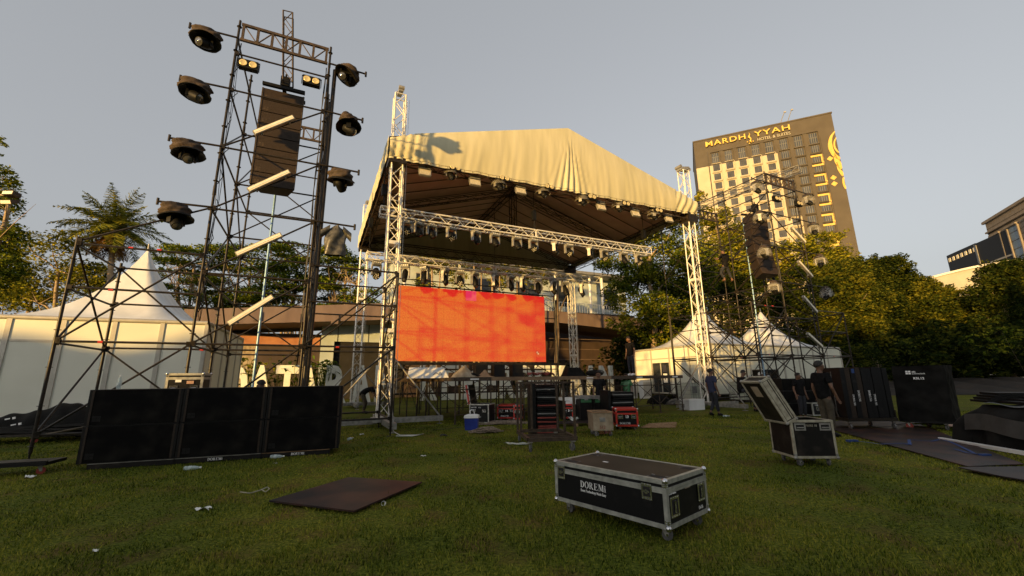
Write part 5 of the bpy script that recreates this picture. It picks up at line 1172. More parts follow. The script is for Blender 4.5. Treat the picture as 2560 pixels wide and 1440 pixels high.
# stained canvas bin
A=gz(1483,1078,.13);B=gz(1534,1078,.13);top=gy(1508,1031,A.y).z;l=(B-A).length
t=thing('canvas_bin','stained tan canvas bin on castors left of the case numbered 13','bin',Vector(((A.x+B.x)/2,A.y+.3,0)),.05)
m=MB(); tp=[(-l/2,-.3),(l/2,-.3),(l/2,.3),(-l/2,.3)]
m.grid(lambda i,j:(lambda p,q,f:Vector((p[0]+(q[0]-p[0])*f,(p[1]+(q[1]-p[1])*f),.16+(top-.16)*j))*1.0+Vector((0,-.012*math.sin(f*9+j*5),0)))(tp[int(i*4)%4],tp[(int(i*4)+1)%4],i*4-int(i*4) if i<1 else 0),32,8); m.bb((-l/2,-.3,.14),(l/2,.3,.16)); m.build('canvas_body','canvas',t)
m=MB(); 
for q in((-l/2,-.3),(l/2,-.3),(l/2,.3),(-l/2,.3)): m.bar((*q,top),(*[z_ for z_ in tp[(tp.index(q)+1)%4]],top),.02,6)
m.build('rim','wood',t); m=MB(); m.box((-.02,-.315,top-.17),(.14,.02,.10)); m.build('metal_plate','dalu',t)
m=MB(); text(m,'S12',FX((-.10,-.318,top-.38),(1,0,0),(0,-1,0)),.10,0,.001); m.build('faded_writing','redw',t); m=MB(); text(m,'SOUND',FX((-.12,-.318,top-.50),(1,0,0),(0,-1,0)),.085,0,.001); m.build('faded_writing','redw',t)
for xx in(-1,1):
    for yy in(-1,1): castor(t,xx*(l/2-.07),yy*.22,.15,.055,.6*xx)
# coolbox
c=gz(1178,1076); t=thing('coolbox','blue coolbox with white lid and raised handle','coolbox',c+Vector((0,.15,0)),-.05)
m=MB(); m.add([(-.17,-.14,0),(.17,-.14,0),(.17,.14,0),(-.17,.14,0),(-.19,-.155,.33),(.19,-.155,.33),(.19,.155,.33),(-.19,.155,.33)],[(0,3,2,1),(0,1,5,4),(1,2,6,5),(2,3,7,6),(3,0,4,7),(4,5,6,7)]); m.build('body','blue',t)
m=MB(); m.add([(-.205,-.17,.33),(.205,-.17,.33),(.205,.17,.33),(-.205,.17,.33),(-.20,-.165,.40),(.20,-.165,.40),(.20,.165,.40),(-.20,.165,.40),(-.12,-.09,.43),(.12,-.09,.43),(.12,.09,.43),(-.12,.09,.43)],[(0,1,5,4),(1,2,6,5),(2,3,7,6),(3,0,4,7),(4,5,9,8),(5,6,10,9),(6,7,11,10),(7,4,8,11),(8,9,10,11),(0,3,2,1)]); m.build('lid','white',t)
m=MB(); m.tube([(-.03,-.09,.42),(-.04,-.08,.53),(-.02,0,.55),(.05,.06,.54),(.06,.09,.42)],.014,6); m.build('handle','white',t)
# wheeled steel cart frame in the middle
an=.14; l,dp=.97,1.46; fl=Vector((.292,8.58,0)); topz=1.34
t=thing('trolley_frame','tall rusty steel trolley frame on castors in the middle of the lawn','trolley',fl,an)
m=MB(); b_=.03
for yy in(0,dp): m.bb((0,yy-b_,.20),(l,yy+b_,.27))
for xx in(0,l): m.bb((xx-b_,b_+.001,.20),(xx+b_,dp-b_-.001,.27))
m.bb((b_+.001,dp*.5-.02,.21),(l-b_-.001,dp*.5+.02,.25)); m.bb((b_+.001,dp*.25-.02,.21),(l-b_-.001,dp*.25+.02,.25)); m.build('base_frame','rust',t)
for i,(xx,yy) in enumerate(((l-.03,.0),(.0,dp-.03),(.0,dp*.64),(l-.03,dp-.03),(.33,dp-.03),(l-.03,dp*.55))):
    m=MB(); m.bb((xx-.022,yy-.022,.271),(xx+.022,yy+.022,topz-.041)); m.build('upright','rust',t)
m=MB(); m.bb((-.03,dp-.05,topz-.04),(l,dp-.01,topz)); m.bb((l-.05,-.03,topz-.04),(l-.01,dp-.051,topz)); m.bb((-.02,dp*.62,topz-.04),(.02,dp-.051,topz)); m.bb((.02,.2,topz-.04),(l-.051,.24,topz)); m.build('top_rail','rust',t)
for xx in(.03,l-.08):
    for yy in(.02,dp-.02): castor(t,xx,yy,.2,.075,1.1+xx)
# stack of flat dark panels
def panelstack(label,cx,Y,w_px,yt,yb,n,seed,lean=0.):
    random.seed(seed); c=gy(cx,yb,Y); top=gy(cx,yt,Y).z; w_=w_px*Y/FPX*.97; t=thing('panel_stack',label,'stacked panels',Vector((c.x,Y,0)),.12,'dollies stacked with dark panels')
    m=MB(); m.bb((-w_/2-.12,-.3,.0),(-w_/2-.03,.5,top+.01)); m.build('side_panel','blk',t); m=MB(); m.bb((w_/2+.03,-.3,.0),(w_/2+.07,.5,top-.05)); m.build('side_panel','blk',t)
    z_=.12
    for i in range(n):
        zz=.10+(top-.12)*i/n; red=random.random()<.3; m=MB(); o_=random.uniform(-.015,.015)+lean*i
        m.box((o_,.1,zz+.02),(w_,.8,(top-.12)/n*.62),0,Matrix.Rotation(R_(random.uniform(-1.2,1.2)+lean*60),3,'Y')); m.build('panel','redw' if red else ('grey' if i%4==1 else 'blk'),t)
    m=MB(); m.box((0,.1,.05),(w_+.1,.85,.06)); m.build('dolly_base','steel',t); return t
panelstack('tall neat stack of black and red panels inside the trolley frame',1362,11.0,46,958,1070,24,3)
panelstack('leaning stack of black and red panels behind the case numbered 13',1548,13.6,50,976,1030,15,4,.003)
# red cable hank on the stage edge
t=thing('cable_hank','coiled dark red cable hank hanging on the front stage edge','cable',ST.P(ST.pv(1352,938,-.7)[0],-.7,1.49),AL); m=MB()
for j,o_ in enumerate((0,.36,-.35)): 
    for q in range(5): m.tube([(o_+.15*math.cos(a*.6),.05*q-.1+.02*math.sin(a),.03+.10*abs(math.sin(a*.6+.2*q))) for a in range(12)],.014,4)
m.build('coil','redw',t)
# cable heaps
def heap(label,px,py,rx,ry,n,matn,h=.12,r=.013,seed=1,name='cable_heap'):
    rnd=random.Random(seed); c=gz(px,py); m=MB()
    for k in range(n):
        a0=rnd.uniform(0,6.28); e=rnd.uniform(.3,1); q=rnd.uniform(.3,1); ox,oy=rnd.uniform(-.35,.35)*rx,rnd.uniform(-.35,.35)*ry; ph=rnd.uniform(0,6)
        m.tube([(ox+rx*e*math.cos(a0+a*.5)*(1+.2*math.sin(a+ph)),oy+ry*q*math.sin(a0+a*.5)*(1+.2*math.cos(a*1.3+ph)),max(r,h*rnd.uniform(.2,1)*(1-min(1,abs(math.cos(a0+a*.5))*e*.8)))) for a in range(13)],r,4)
    o=m.build(name,matn); o.location=c; tag(o,label,'cable'); return o
heap('loose heap of grey brown cable on the grass right of the coolbox',1218,1082,.36,.22,26,'rope',.16,seed=2)
heap('flat spread of grey brown cable behind the heap near the coolbox',1262,1060,.75,.35,30,'rope',.10,seed=3)
heap('small black cable tangle on the grass left of the coolbox',1107,1090,.09,.05,6,'cable',.05,seed=4)
heap('clump of thin black cables behind the stacked bass cabinets at the left',190,1092,.9,.4,22,'cable',.18,.012,seed=6)
# bass cabinets
sa_=.353; SB=Frame((-7.266,7.323),sa_); bw=4.04/3; sh=.605
def mk_sub():
    t=thing('bass_speaker_cabinet','',"bass cabinet"); m=MB(); m.bb((.008,.02,.004),(bw-.008,.85,sh-.004)); m.bb((.005,-.01,.004),(.045,.02,sh-.004)); m.bb((bw-.045,-.01,.004),(bw-.005,.02,sh-.004)); m.bb((.045,0,.004),(bw-.045,.02,.014)); m.bb((.045,0,sh-.014),(bw-.045,.02,sh-.004)); m.build('cabinet','blk',t)
    m=MB(); m.bb((.046,-.004,.015),(bw-.046,.019,sh-.015)); m.build('grille','foam',t)
    m=MB(); 
    for a in range(2):
        for b in range(2): m.bb((.10+a*.06,-.006,.07+b*.05),(.155+a*.06,-.0045,.115+b*.05))
    m.build('badge','blk',t); 
    m=MB(); m.bb((.046,-.012,.014),(.075,-.0045,sh-.014)); m.build('side_trim','arr',t); m=MB(); m.bb((bw-.075,-.012,.014),(bw-.046,-.0045,sh-.014)); m.build('side_trim','arr',t); return t
sub=mk_sub(); nm=[['lower left','upper left'],['lower middle','upper middle'],['lower right','upper right']]
for i in range(3):
    for j in range(2): place(sub,i+j==0,SB.P(i*bw,0,.105+j*sh),sa_,'%s of six black bass cabinets stacked three wide on the lawn'%nm[i][j],'bass cabinets in front of the left tower')
for i in range(3):
    t=thing('cabinet_dolly',['low dark board under the left pair of bass cabinets','low lettered board under the middle pair of bass cabinets','low lettered board under the right pair of bass cabinets'][i],'dolly',SB.P(i*bw,0,0),sa_,'dolly boards under the bass cabinets')
    a=.14 if i==0 else .0; b=bw-(.16 if i==2 else 0); m=MB(); m.bb((a+.004,.02,.012),(b-.004,.8,.10)); m.bb((a+.004,.012,.092),(b-.004,.0198,.1035),1); m.build('board',['lamold','wood' if i==2 else 'dalu'],t)
    if i: m=MB(); doremi(m,FX((.50,.018,.032),(1,0,0),(0,-1,0)),.045,0); m.build('lettering','ink',t)
# flight case + bottle behind/on the bass cabinets
t=case('flight_case','black and aluminium rack case standing behind the bass cabinets','flight case',SB.P(.98,1.35,0),sa_+.05,.62,.6,.75,1.60,e=.04,latches=(('f',-.2,1.12),('f',.16,1.12)),castors=False,handles=(('f',-.17,1.32,.14,.08),('f',.17,1.32,.14,.08)),lid_z=1.5)
m=MB(); m.box((-.1,-.31,1.45),(.1,.004,.05)); m.box((.1,-.31,1.42),(.12,.004,.06),1); m.build('paper_label',['ink','pink'],t)
m=MB(); m.bb((-.3,-.28,.0),(.3,.28,.74)); m.build('lower_rack','lam',t)
def bottle(label,loc,rot,s=1.,col='bottle'):
    t=thing('water_bottle',label,'bottle',loc,0,'clear plastic water bottles',rot=rot); m=MB(); m.lathe([(.001,0),(.03*s,.002),(.033*s,.02*s),(.031*s,.07*s),(.033*s,.12*s),(.03*s,.15*s),(.013*s,.20*s),(.013*s,.215*s)],12); m.build('body',col,t); m=MB(); m.lathe([(.0325*s,.06*s),(.0345*s,.065*s),(.0345*s,.10*s),(.0325*s,.105*s)],12); m.build('label_wrap','bluew',t); m=MB(); m.lathe([(.0145*s,.21*s),(.0145*s,.232*s),(.001,.232*s)],10); m.build('cap','ink',t)
p=gy(308,968,7.75); bottle('upright water bottle standing on top of the left bass cabinets',SB.P(.33,.12,.105+2*sh),(0,0,0),1.05)
for i,(x,y,a,lb) in enumerate(((460,1171,.3,'empty water bottle lying on the grass in front of the left bass cabinets'),(676,1142,.2,'empty water bottle lying in front of the right bass cabinets'),(1808,1040,.1,'empty water bottle lying on the grass by the man in the navy shirt'),(870,1098,1.4,'short clear bottle lying at the right end of the bass cabinets'))):
    bottle(lb,gz(x,y,.033),(0,R_(90),a),1.05 if i<2 else 1.0)
def litter(label,px,py,s,seed,name='paper_scrap',matn='paper',cat='litter',L2=1.,h=.4):
    rnd=random.Random(seed); m=MB(); c=gz(px,py); m.grid(lambda i,j:Vector(((i-.5)*s*L2+.2*s*math.sin(j*4+seed),(j-.5)*s*.6+.15*s*math.sin(i*7+seed),.006+s*h*(.5+.5*math.sin(i*9+seed)*math.cos(j*7+seed*2)))),10,6); o=m.build(name,matn); o.location=c; tag(o,label,cat)
litter('white crumpled scrap on the grass left of the red ply sheet',72,1196,.11,1,L2=1.5)
litter('white crumpled tissue at the lower left of the lawn',238,1381,.055,2)
litter('twisted white scrap on the grass below the bass cabinets',510,1275,.11,3,L2=1.5,h=.25)
litter('small white cup lid on the grass right of the fallen bottle',688,1159,.06,5,h=.1)
litter('small white packet on the grass in front of the stage tower',1058,1141,.09,6,h=.15)
litter('pale thin plastic sheet on the grass by the trolley frame',1292,1112,.30,7,'plastic_sheet','film',L2=1.6,h=.15)
litter('crumpled clear plastic by the green lidded bins',1440,1054,.42,8,'plastic_sheet','film',L2=1.1,h=.4)
litter('white scrap on the grass behind the case numbered 14',905,1088,.10,9)
t=thing('paper_cup','small white cup tipped against the edge of the flat ply sheet','cup',gz(957,1258,.02),0,rot=(R_(80),0,.5)); m=MB(); m.lathe([(.018,0),(.028,.045),(.026,.045),(.017,.004)],12,capb=False); m.build('cup_body','ink',t)
for lb,P_,mt_ in (('pale cord lying in a curl left of the flat ply sheet',[(600,1230),(625,1233),(650,1226),(668,1218),(674,1222),(664,1230),(655,1225)],'edge_old'),('pale cable curling on the grass from the front stage tower',[(975,1062),(985,1080),(1000,1088),(1040,1088),(1060,1085),(1030,1090),(990,1090)],'paper'),('dark cable running along the grass from the stage tower to the coolbox',[(1080,1075),(1120,1072),(1150,1068),(1200,1066)],'cable'),('dark flat stick on the grass below the right tent',[(1812,1066),(1850,1070)],'cable')):
    m=MB(); pts=[gz(x,y,.025) for x,y in P_]; m.tube(pts,.008 if mt_!='paper' else .012,4,0); o=m.build('cord',mt_); tag(o,lb,'cord')
# flat ply sheet in the foreground
Q=[(672,1255),(885,1281),(1055,1208),(872,1196)]; P=[gz(*q,.03) for q in Q]; c=sum(P,Vector())/4
m=MB(); m.prism([p-c for p in P],(0,0,.018)); o=m.build('plywood_sheet','plyr'); o.location=c; tag(o,'worn dark red brown plywood sheet lying flat on the near lawn','plywood sheet')
# boards laid on the grass to the right
for i,(Q,lb) in enumerate((([(2092,1078),(2420,1168),(2560,1162),(2300,1062)],'wide dark board laid on the grass below the covered trolley'),([(2396,1170),(2500,1192),(2640,1215),(2600,1168)],'dark board at the lower right corner overlapping the wide one'),([(2020,1058),(2090,1077),(2290,1062),(2200,1046)],'dark board laid under the panel cart'),([(2235,1062),(2290,1058),(2450,1062),(2380,1046)],'reddish board under the covered trolley wheels'))):
    P=[gz(*q,.02+.02*(i%2)) for q in Q]; c=sum(P,Vector())/4; m=MB(); m.prism([p-c for p in P],(0,0,.015)); o=m.build('plywood_sheet','plyr' if i in(0,3) else 'ply'); o.location=c; tag(o,lb,'plywood sheet')
P=[gz(2372,1056,.03),gz(2412,1056,.03),gz(2412,1048,.03),gz(2372,1045,.03)]; P=[gz(2372,1067,.03),gz(2400,1067,.03),gz(2405,1056,.03),gz(2368,1055,.03)]; c=sum(P,Vector())/4; m=MB(); m.prism([p-c for p in P],(0,0,.018)); o=m.build('plywood_offcut','pink'); o.location=c; tag(o,'pale pink plywood offcut behind the covered trolley','plywood sheet')
t=thing('wood_pallet','broken wooden boards on the grass right of the case numbered 13','boards',gz(1655,1068),.1)
for q in range(4): m=MB(); m.box((.1*q-.2,.12*q-.2,.03+.02*q),(.95,.09,.025),0,Matrix.Rotation(R_(q*7-8),3,'Z')); m.build('board','wood',t)
o=thing('wood_pallet','low wooden pallet under the clear plastic behind the trolley frame','pallet',gz(1432,1064),.2)
for q in range(5): m=MB(); m.box((0,.14*q-.3,.10),(1.3,.10,.02)); m.build('board','ply',o)
for q in(-.6,0,.6): m=MB(); m.box((q,-.02,.045),(.08,.7,.09)); m.build('bearer','wood',o)
# blue strap
m=MB(); pts=[gz(x,y,.045) for x,y in((2130,1102),(2165,1105),(2200,1110),(2260,1108),(2275,1112),(2272,1099),(2330,1103),(2350,1098),(2375,1104),(2400,1115),(2440,1135),(2462,1137),(2420,1132),(2385,1122))]
for a,b in zip(pts,pts[1:]):
    d=(b-a).normalized().cross(Vector((0,0,1)))*.028; m.add([a-d,a+d,b+d*.9,b-d*.9],[(0,1,2,3)])
m.box(pts[0],(.2,.09,.04)); m.box(pts[11],(.16,.07,.03)); o=m.build('ratchet_strap','bstrap'); tag(o,'blue ratchet strap snaking over the dark board on the right','strap')
# panel cart with lettered edges
A=gz(2098,1055,.18);B=gz(2205,1052,.18); topL=gy(2072,925,A.y).z
PC=Frame((9.0,11.6),.18); an=.18
fl=PC.pv(2075,925); 
t=thing('panel_cart','steel cart loaded with upright black panels with lettered edges','trolley',(8.694,11.296,0),-.02)
z0,z1=.32,1.60; cw_,cd_=1.28,.92
m=MB(); m.bb((-.0,-.0,.22),(cw_,.05,.30)); m.bb((0,cd_-.05,.22),(cw_,cd_,.30)); m.bb((0,.051,.22),(.05,cd_-.051,.30)); m.bb((cw_-.05,.051,.22),(cw_,cd_-.051,.30)); m.build('base_frame','steel',t)
for q in range(9):
    x=.02+q*.138; m=MB(); m.bb((x,.03+.012*(q%2),.305),(x+.125,cd_-.04,z1-.012*(q%3))); o=m.build('panel','arr' if q in(1,3) else 'lam',t)
    if q in(1,2,4,5): m=MB(); doremi(m,FX((x+.09,.026+.012*(q%2),1.0-.10*(q%2)),(0,0,-1),(0,-1,0)),.055,0); m.build('lettering','ink',o)
for q in(.36,.70): m=MB(); m.bb((.012,q,.4),(.0195,q+.012,z1-.1)); m.build('panel_seam','grey',t)
m=MB(); m.bb((.33,.028,1.45),(.40,.038,1.56)); m.build('blue_tape','bstrap',t)
m=MB(); m.bar((-.01,.30,.30),(-.03,.62,z1-.35),.022,6); m.bar((cw_-.03,.02,.30),(cw_-.03,.02,.5),.02,6); m.build('upright','steel',t)
for xx in(.08,cw_-.08):
    for yy in(.06,cd_-.1): castor(t,xx,yy,.22,.085,1.3)
t=thing('leaning_panel','black panel leaning against the right side of the panel cart','panel',gz(2215,1040),.12); m=MB(); m.add([(0,0,.1),(.35,0,.05),(.12,.1,1.15),(-.1,.1,1.2),(0,.5,.1),(.35,.5,.05),(.12,.55,1.15),(-.1,.55,1.2)],[(0,1,2,3),(4,7,6,5),(0,4,5,1),(1,5,6,2),(2,6,7,3),(3,7,4,0)]); m.build('panel_board','lam',t)
# covered trolley with logo
cg=gz(2310,1078); t=thing('covered_trolley','tall trolley in a black fitted cloth cover with white logo and letters','covered trolley',gz(2316,1076)+Vector((.52,.35,0)),-.92)
w_,d_2,h0,h1=1.02,1.0,.22,1.62
def f(i,j):
    a=i*4; k_=int(a)%4; f_=a-int(a) if i<1 else 0; cs=[(-w_/2,-d_2/2),(w_/2,-d_2/2),(w_/2,d_2/2),(-w_/2,d_2/2)]; p=cs[k_];q=cs[(k_+1)%4]; x=p[0]+(q[0]-p[0])*f_; y=p[1]+(q[1]-p[1])*f_; z=h0+(h1-h0)*j
    bl=.022*math.sin(f_*math.pi)*math.sin(j*7+k_)+.012*math.sin(f_*17+j*9+k_*2)+.01*math.sin(j*23+f_*5); n_=Vector(((q[1]-p[1]),-(q[0]-p[0]),0)).normalized()
    s_=1+.03*(1-j)**2; return Vector((x*s_,y*s_,z))+n_*bl+Vector((.05*(j-.5),0,0))
m=MB(); m.grid(f,64,26); m.add([f(0,1),f(.25,1),f(.5,1),f(.75,1)],[(0,1,2,3)]); m.build('cloth_cover','bcloth',t)
m=MB()
for a in range(2):
    for b in range(2): m.bb((-.22+a*.055,-d_2/2-.028,1.40+b*.05),(-.175+a*.055,-d_2/2-.024,1.44+b*.05))
text(m,'d&b',FX((-.10,-d_2/2-.03,1.445),(1,0,0),(0,-1,0)),.05,0,.001,.001); text(m,'audiotechnik',FX((-.10,-d_2/2-.03,1.40),(1,0,0),(0,-1,0)),.05,0,.001,.0005); text(m,'KSL12',FX((-.09,-d_2/2-.03,1.27),(1,0,0),(0,-1,0)),.075,0,.001,.003,space=1.1); m.build('printed_logo','ink',t)
m=MB(); m.box((0,0,.20),(w_+.06,d_2+.02,.05)); m.box((.52,-.42,.24),(.1,.1,.12)); m.build('base_frame','blk',t)
for i,(xx,yy) in enumerate(((-.4,-.4),(.32,-.42),(-.1,.3),(.5,.2))): castor(t,xx,yy,.18,.075,.4+i,'redwheel' if i==0 else 'rubber')
# tarpaulin covered pile at the right edge
t=thing('covered_equipment_pile','equipment pile draped in black and grey tarpaulin at the right edge','covered pile',gz(2410,1108)+Vector((.62,-1.0,0)),-1.75)
def f(i,j):
    x=-1.0+3.2*i; y=-.75+2.0*j; ed=min(1,min(i*9,(1-i)*9,j*7,(1-j)*7)); h=.74*min(1,ed)**.35; z=h+.03*math.sin(x*5+y*3)*(ed>.9)+.05*math.sin(i*3)
    return Vector((x+(.05*math.sin(j*20+i*4) if ed<1 else 0),y-(.16*(1-min(1,j*7)))*(1+.5*math.sin(i*26)),max(.01,z)))
m=MB(); m.grid(f,80,50); m.build('tarpaulin','bcloth',t)
m=MB(); m.grid(lambda i,j:Vector((-.55+2.4*i,-.90-.05*(1-j)+.02*math.sin(i*14),  .30+.30*j+.04*math.sin(i*9))),20,4); m.grid(lambda i,j:Vector((-.6+1.4*i,-.55+.8*j,.80+.03*math.sin(i*9+j*7))),16,10); m.build('grey_sheet','tarp',t)
m=MB()
for q in range(4): m.box((.1+.15*q,-.1+.2*q,.83+.04*q),(2.0,.26,.05),0,Matrix.Rotation(R_(2*q-3),3,'Z'))
m.build('folded_black_cloth','blk',t)
for i in range(3): m=MB(); m.box((.5,-1.02+.0*i,.03+.022*i),(3.2,.07,.02),0,Matrix.Rotation(R_(-1+i),3,'Z')); m.build('white_batten','white',t)
t=thing('folded_cloth_stack','stack of folded black cloths on top of the covered pile','folded cloths',gz(2410,1108)+Vector((1.1,-.2,.80)),-.4)
for q in range(4): m=MB(); m.box((.04*q,.02*q,.035+.05*q),(1.2-.06*q,.6,.045)); m.build('cloth_fold','blk',t)
# pile of black cloth on dollies at the left edge
t=thing('black_cloth_pile','heap of folded black covers with white marks on a dolly at the left edge','cloth pile',gz(60,1110)+Vector((0,.5,0)),.2)
def f(i,j):
    x=-1.6+3.2*i; y=-.5+1.0*j; h=.30+.34*math.exp(-((x-.35)/.55)**2)+.10*math.exp(-((x+.6)/.5)**2); e=math.sin(math.pi*j)**.4*min(1,(1-i)*5)**.6
    return Vector((x,y+.03*math.sin(x*9),.30+h*e+.025*math.sin(x*13+y*9)))
m=MB(); m.grid(f,60,24); m.build('draped_cover','bcloth',t)
for k_ in range(3): m=MB(); m.box((-.1+.1*k_,-.1,.28+.06*k_),(2.9-.3*k_,.95,.05),0,Matrix.Rotation(R_(3-2*k_),3,'Y')); m.build('folded_cover','blk',t)
m=MB(); 
for a,b in((-.55,.50),(-.40,.36)):
    m.box((a,-.50,b+.10),(.10,.01,.03),0,Matrix.Rotation(R_(-12),3,'Y')); m.box((a+.13,-.50,b+.12),(.06,.01,.05),0,Matrix.Rotation(R_(-12),3,'Y'))
m.build('white_mark','ink',t)
m=MB(); m.box((0,-.1,.20),(3.0,.9,.06)); m.bar((-1.4,-.5,.24),(1.6,-.5,.36),.03,6); m.build('dolly_frame','steel',t)
for xx in(-.9,.0,1.2): castor(t,xx,-.4,.18,.07,.4,'redwheel')
t=thing('equipment_dolly','low black dolly with red castors cut by the left edge','dolly',gz(10,1195)+Vector((-.1,.25,0)),.32)
m=MB(); m.box((0,0,.17),(.95,.5,.05)); m.box((0,-.22,.20),(.95,.04,.03)); m.build('frame','lam',t)
for xx in(-.3,.34): castor(t,xx,-.12,.15,.055,.5,'redwheel')
t=thing('black_bag','long black equipment case lying behind the bass cabinets at the left','case',gz(175,1075)+Vector((0,.3,0)),.35); m=MB(); m.box((0,0,.22),(1.7,.5,.22)); m.build('case_body','bcloth',t); m=MB(); m.box((0,-.26,.12),(1.5,.02,.02)); m.box((.2,0,.04),(1.5,.5,.04)); m.build('trim','dalu',t)
# caged water tanks, boxes and gear by the right tents
def tank(label,px,py,s=1.):
    t=thing('caged_water_tank',label,'water tank',gz(px,py),AL+.1,'caged plastic water tanks'); m=MB(); m.bb((-.5,-.4,.14),(.5,.4,1.1)); m.bar((0,0,1.1),(0,0,1.16),.11,12); m.build('tank_body','water',t)
    m=MB()
    for q in range(6):
        x=-.52+1.04*q/5; m.bar((x,-.43,.12),(x,-.43,1.12),.012,4); m.bar((x,.43,.12),(x,.43,1.12),.012,4)
    for q in range(6): z=.14+.96*q/5; m.bar((-.53,-.43,z),(.53,-.43,z),.012,4); m.bar((-.53,-.43,z),(-.53,.43,z),.012,4); m.bar((.53,-.43,z),(.53,.43,z),.012,4)
    m.build('cage','dalu',t); m=MB(); m.box((-.2,-.445,.75),(.38,.01,.35)); m.build('info_plate','grey',t); m=MB(); m.bb((-.52,-.43,.0),(.52,.43,.10)); m.build('pallet_base','blk',t)
tank('caged white water tank right of the man in the navy shirt',1858,1005); tank('caged white water tank half hidden behind the right truss tower',1728,1010)
t=thing('styrofoam_box','white box on the grass at the foot of the right truss tower','box',gz(1732,1024),.3); m=MB(); m.bb((-.4,-.3,0),(.4,.3,.38)); m.bb((-.42,-.32,.38),(.42,.32,.45)); m.build('box_body','tent',t)
for i,(x,y,lb) in enumerate(((1592,1000,'left outdoor air conditioner unit by the first tent panel'),(1630,1000,'right outdoor air conditioner unit by the first tent panel'))):
    t=thing('air_conditioner_unit',lb,'air conditioner',gz(x,y)+Vector((0,1.2,0)),AL+.1,'outdoor air conditioner units'); m=MB(); m.bb((-.4,-.18,.05),(.4,.18,1.25)); m.build('casing','tent',t); m=MB()
    for q in range(8): m.bb((-.33+q*.085,-.19,.2),(-.29+q*.085,-.181,1.1))
    m.build('grille','dalu',t)
for i,(x,y,z,lb) in enumerate(((1700,1012,.3,'black plastic covered heap under the scaffold at the right of the stage'),(1650,1010,.45,'low black flight case lying right of the stage deck'))):
    t=thing('covered_heap',lb,'covered heap',gz(x,y),.2); m=MB(); m.grid(lambda i_,j:Vector((-.6+1.2*i_,-.4+.8*j,.02+z*(math.sin(math.pi*i_)*math.sin(math.pi*j))**.35+.03*math.sin(i_*20+j*13))),24,16); m.build('cover','bcloth' if i else 'plastic',t)
# rack and stacked speaker boxes on the right under the tower
R0=gz(1975,1000); t=case('equipment_rack','tall open black equipment rack full of cables in front of the right tent','rack',gz(1955,1012)+Vector((0,1,0)),.15,1.0,.7,.75,1.75,e=.03,castors=False,ends=False); m=MB()
for q in range(30): a=Vector((random.uniform(-.42,.0),-.37,random.uniform(.9,1.6))); m.tube([a,a+Vector((random.uniform(-.08,.08),-.03,random.uniform(-.15,0))),a+Vector((random.uniform(-.1,.1),0,random.uniform(-.25,.1)))],.006,4)
m.build('patch_cables','rope',t); m=MB(); m.bb((.08,-.37,.85),(.45,-.355,1.62)); m.build('side_door','lamold',t); m=MB()
for xx in(-.45,.45):
    for yy in(-.3,.3): m.bar((xx,yy,0),(xx,yy,.74),.02,5)
m.bar((-.45,-.3,.4),(.45,-.3,.4),.02,5); m.build('stand','dalu',t)
for i in range(3):
    for j in range(3):
        o=thing('stacked_speaker_box','%s black speaker box in the %s column beside the tattooed man'%(['bottom','middle','top'][j],['left','middle','right'][i]),'speaker',gz(1985+i*14,1044)+Vector((i*.62,.4,.02+j*.43)),.15,'black speaker boxes stacked under the right tower'); m=MB(); m.bb((0,0,0),(.60,.6,.42)); m.build('cabinet','blk',o); m=MB(); m.bb((.03,-.012,.03),(.57,-.001,.39)); m.build('grille','foam',o)
t=case('flight_case','small black case with aluminium edges left of the tattooed man','flight case',gz(2042,1042)+Vector((0,.1,0)),.1,.5,.5,.05,.48,e=.035,castors=False,ends=False,handles=(('f',0,.28,.22,.14),)); m=MB(); text(m,'CABLE',FX((-.15,-.255,.38),(1,0,0),(0,-1,0)),.06,0,.001); m.build('stencil_marking','ink',t)
# black mixing desk like box on deck, things on deck
def ondk(px,v): 
    u,_=ST.pv(px,938,v); return ST.P(u,v,1.475)
t=thing('straw_hat','pointed tan cloth bundle on the stage edge above the open red striped case','cloth bundle',ondk(1160,-.2),AL); m=MB(); m.lathe([(.001,.42),(.08,.34),(.3,.14),(.42,.0)],12,0,Matrix.Diagonal((1.1,.7,1,1)),wob=.25); m.build('cloth','canvas',t); m=MB(); m.tube([(-.1,-.1,.1),(.3,-.2,.12),(.55,-.15,.02),(.7,-.1,.06)],.04,5); m.build('dark_strap','blk',t)
t=thing('cloth_heap','pale brown cloth heap on the middle of the stage edge','cloth bundle',ondk(1212,-.3),AL); m=MB(); m.lathe([(.03,.26),(.07,.18),(.18,.06),(.33,0)],12,0,wob=.4); m.build('cloth','wood',t); 
t=thing('white_board','white board leaning back on the left part of the stage deck','board',ondk(1078,.8),AL); m=MB(); m.add([(-.85,0,0),(.65,0,0),(.55,.35,.38),(-.7,.35,.38),(-.85,.03,0),(.65,.03,0),(.55,.38,.38),(-.7,.38,.38)],[(0,1,2,3),(4,7,6,5),(0,4,5,1),(1,5,6,2),(2,6,7,3),(3,7,4,0)]); m.build('board_panel','tent',t)
m=MB(); text(m,'FRAGILE',FX((-.1,.045,.04),(1,0,0),(0,-.73,.68)),.16,0,.002) if False else m.tube([(.1,.1,.12),(.2,.16,.19),(.3,.1,.13),(.36,.2,.22),(.42,.08,.1)],.008,4); m.build('pen_scribble','dink',t)
t=thing('monitor_speaker','low black wedge speaker on the deck below the rear right truss tower','speaker',ondk(1434,2.6),AL); m=MB(); m.add([(-.55,-.3,0),(.55,-.3,0),(.55,.3,0),(-.55,.3,0),(-.3,-.1,.42),(.3,-.1,.42),(.3,.25,.36),(-.3,.25,.36)],[(0,3,2,1),(0,1,5,4),(1,2,6,5),(2,3,7,6),(3,0,4,7),(4,5,6,7)]); m.build('wedge_body','bcloth',t)
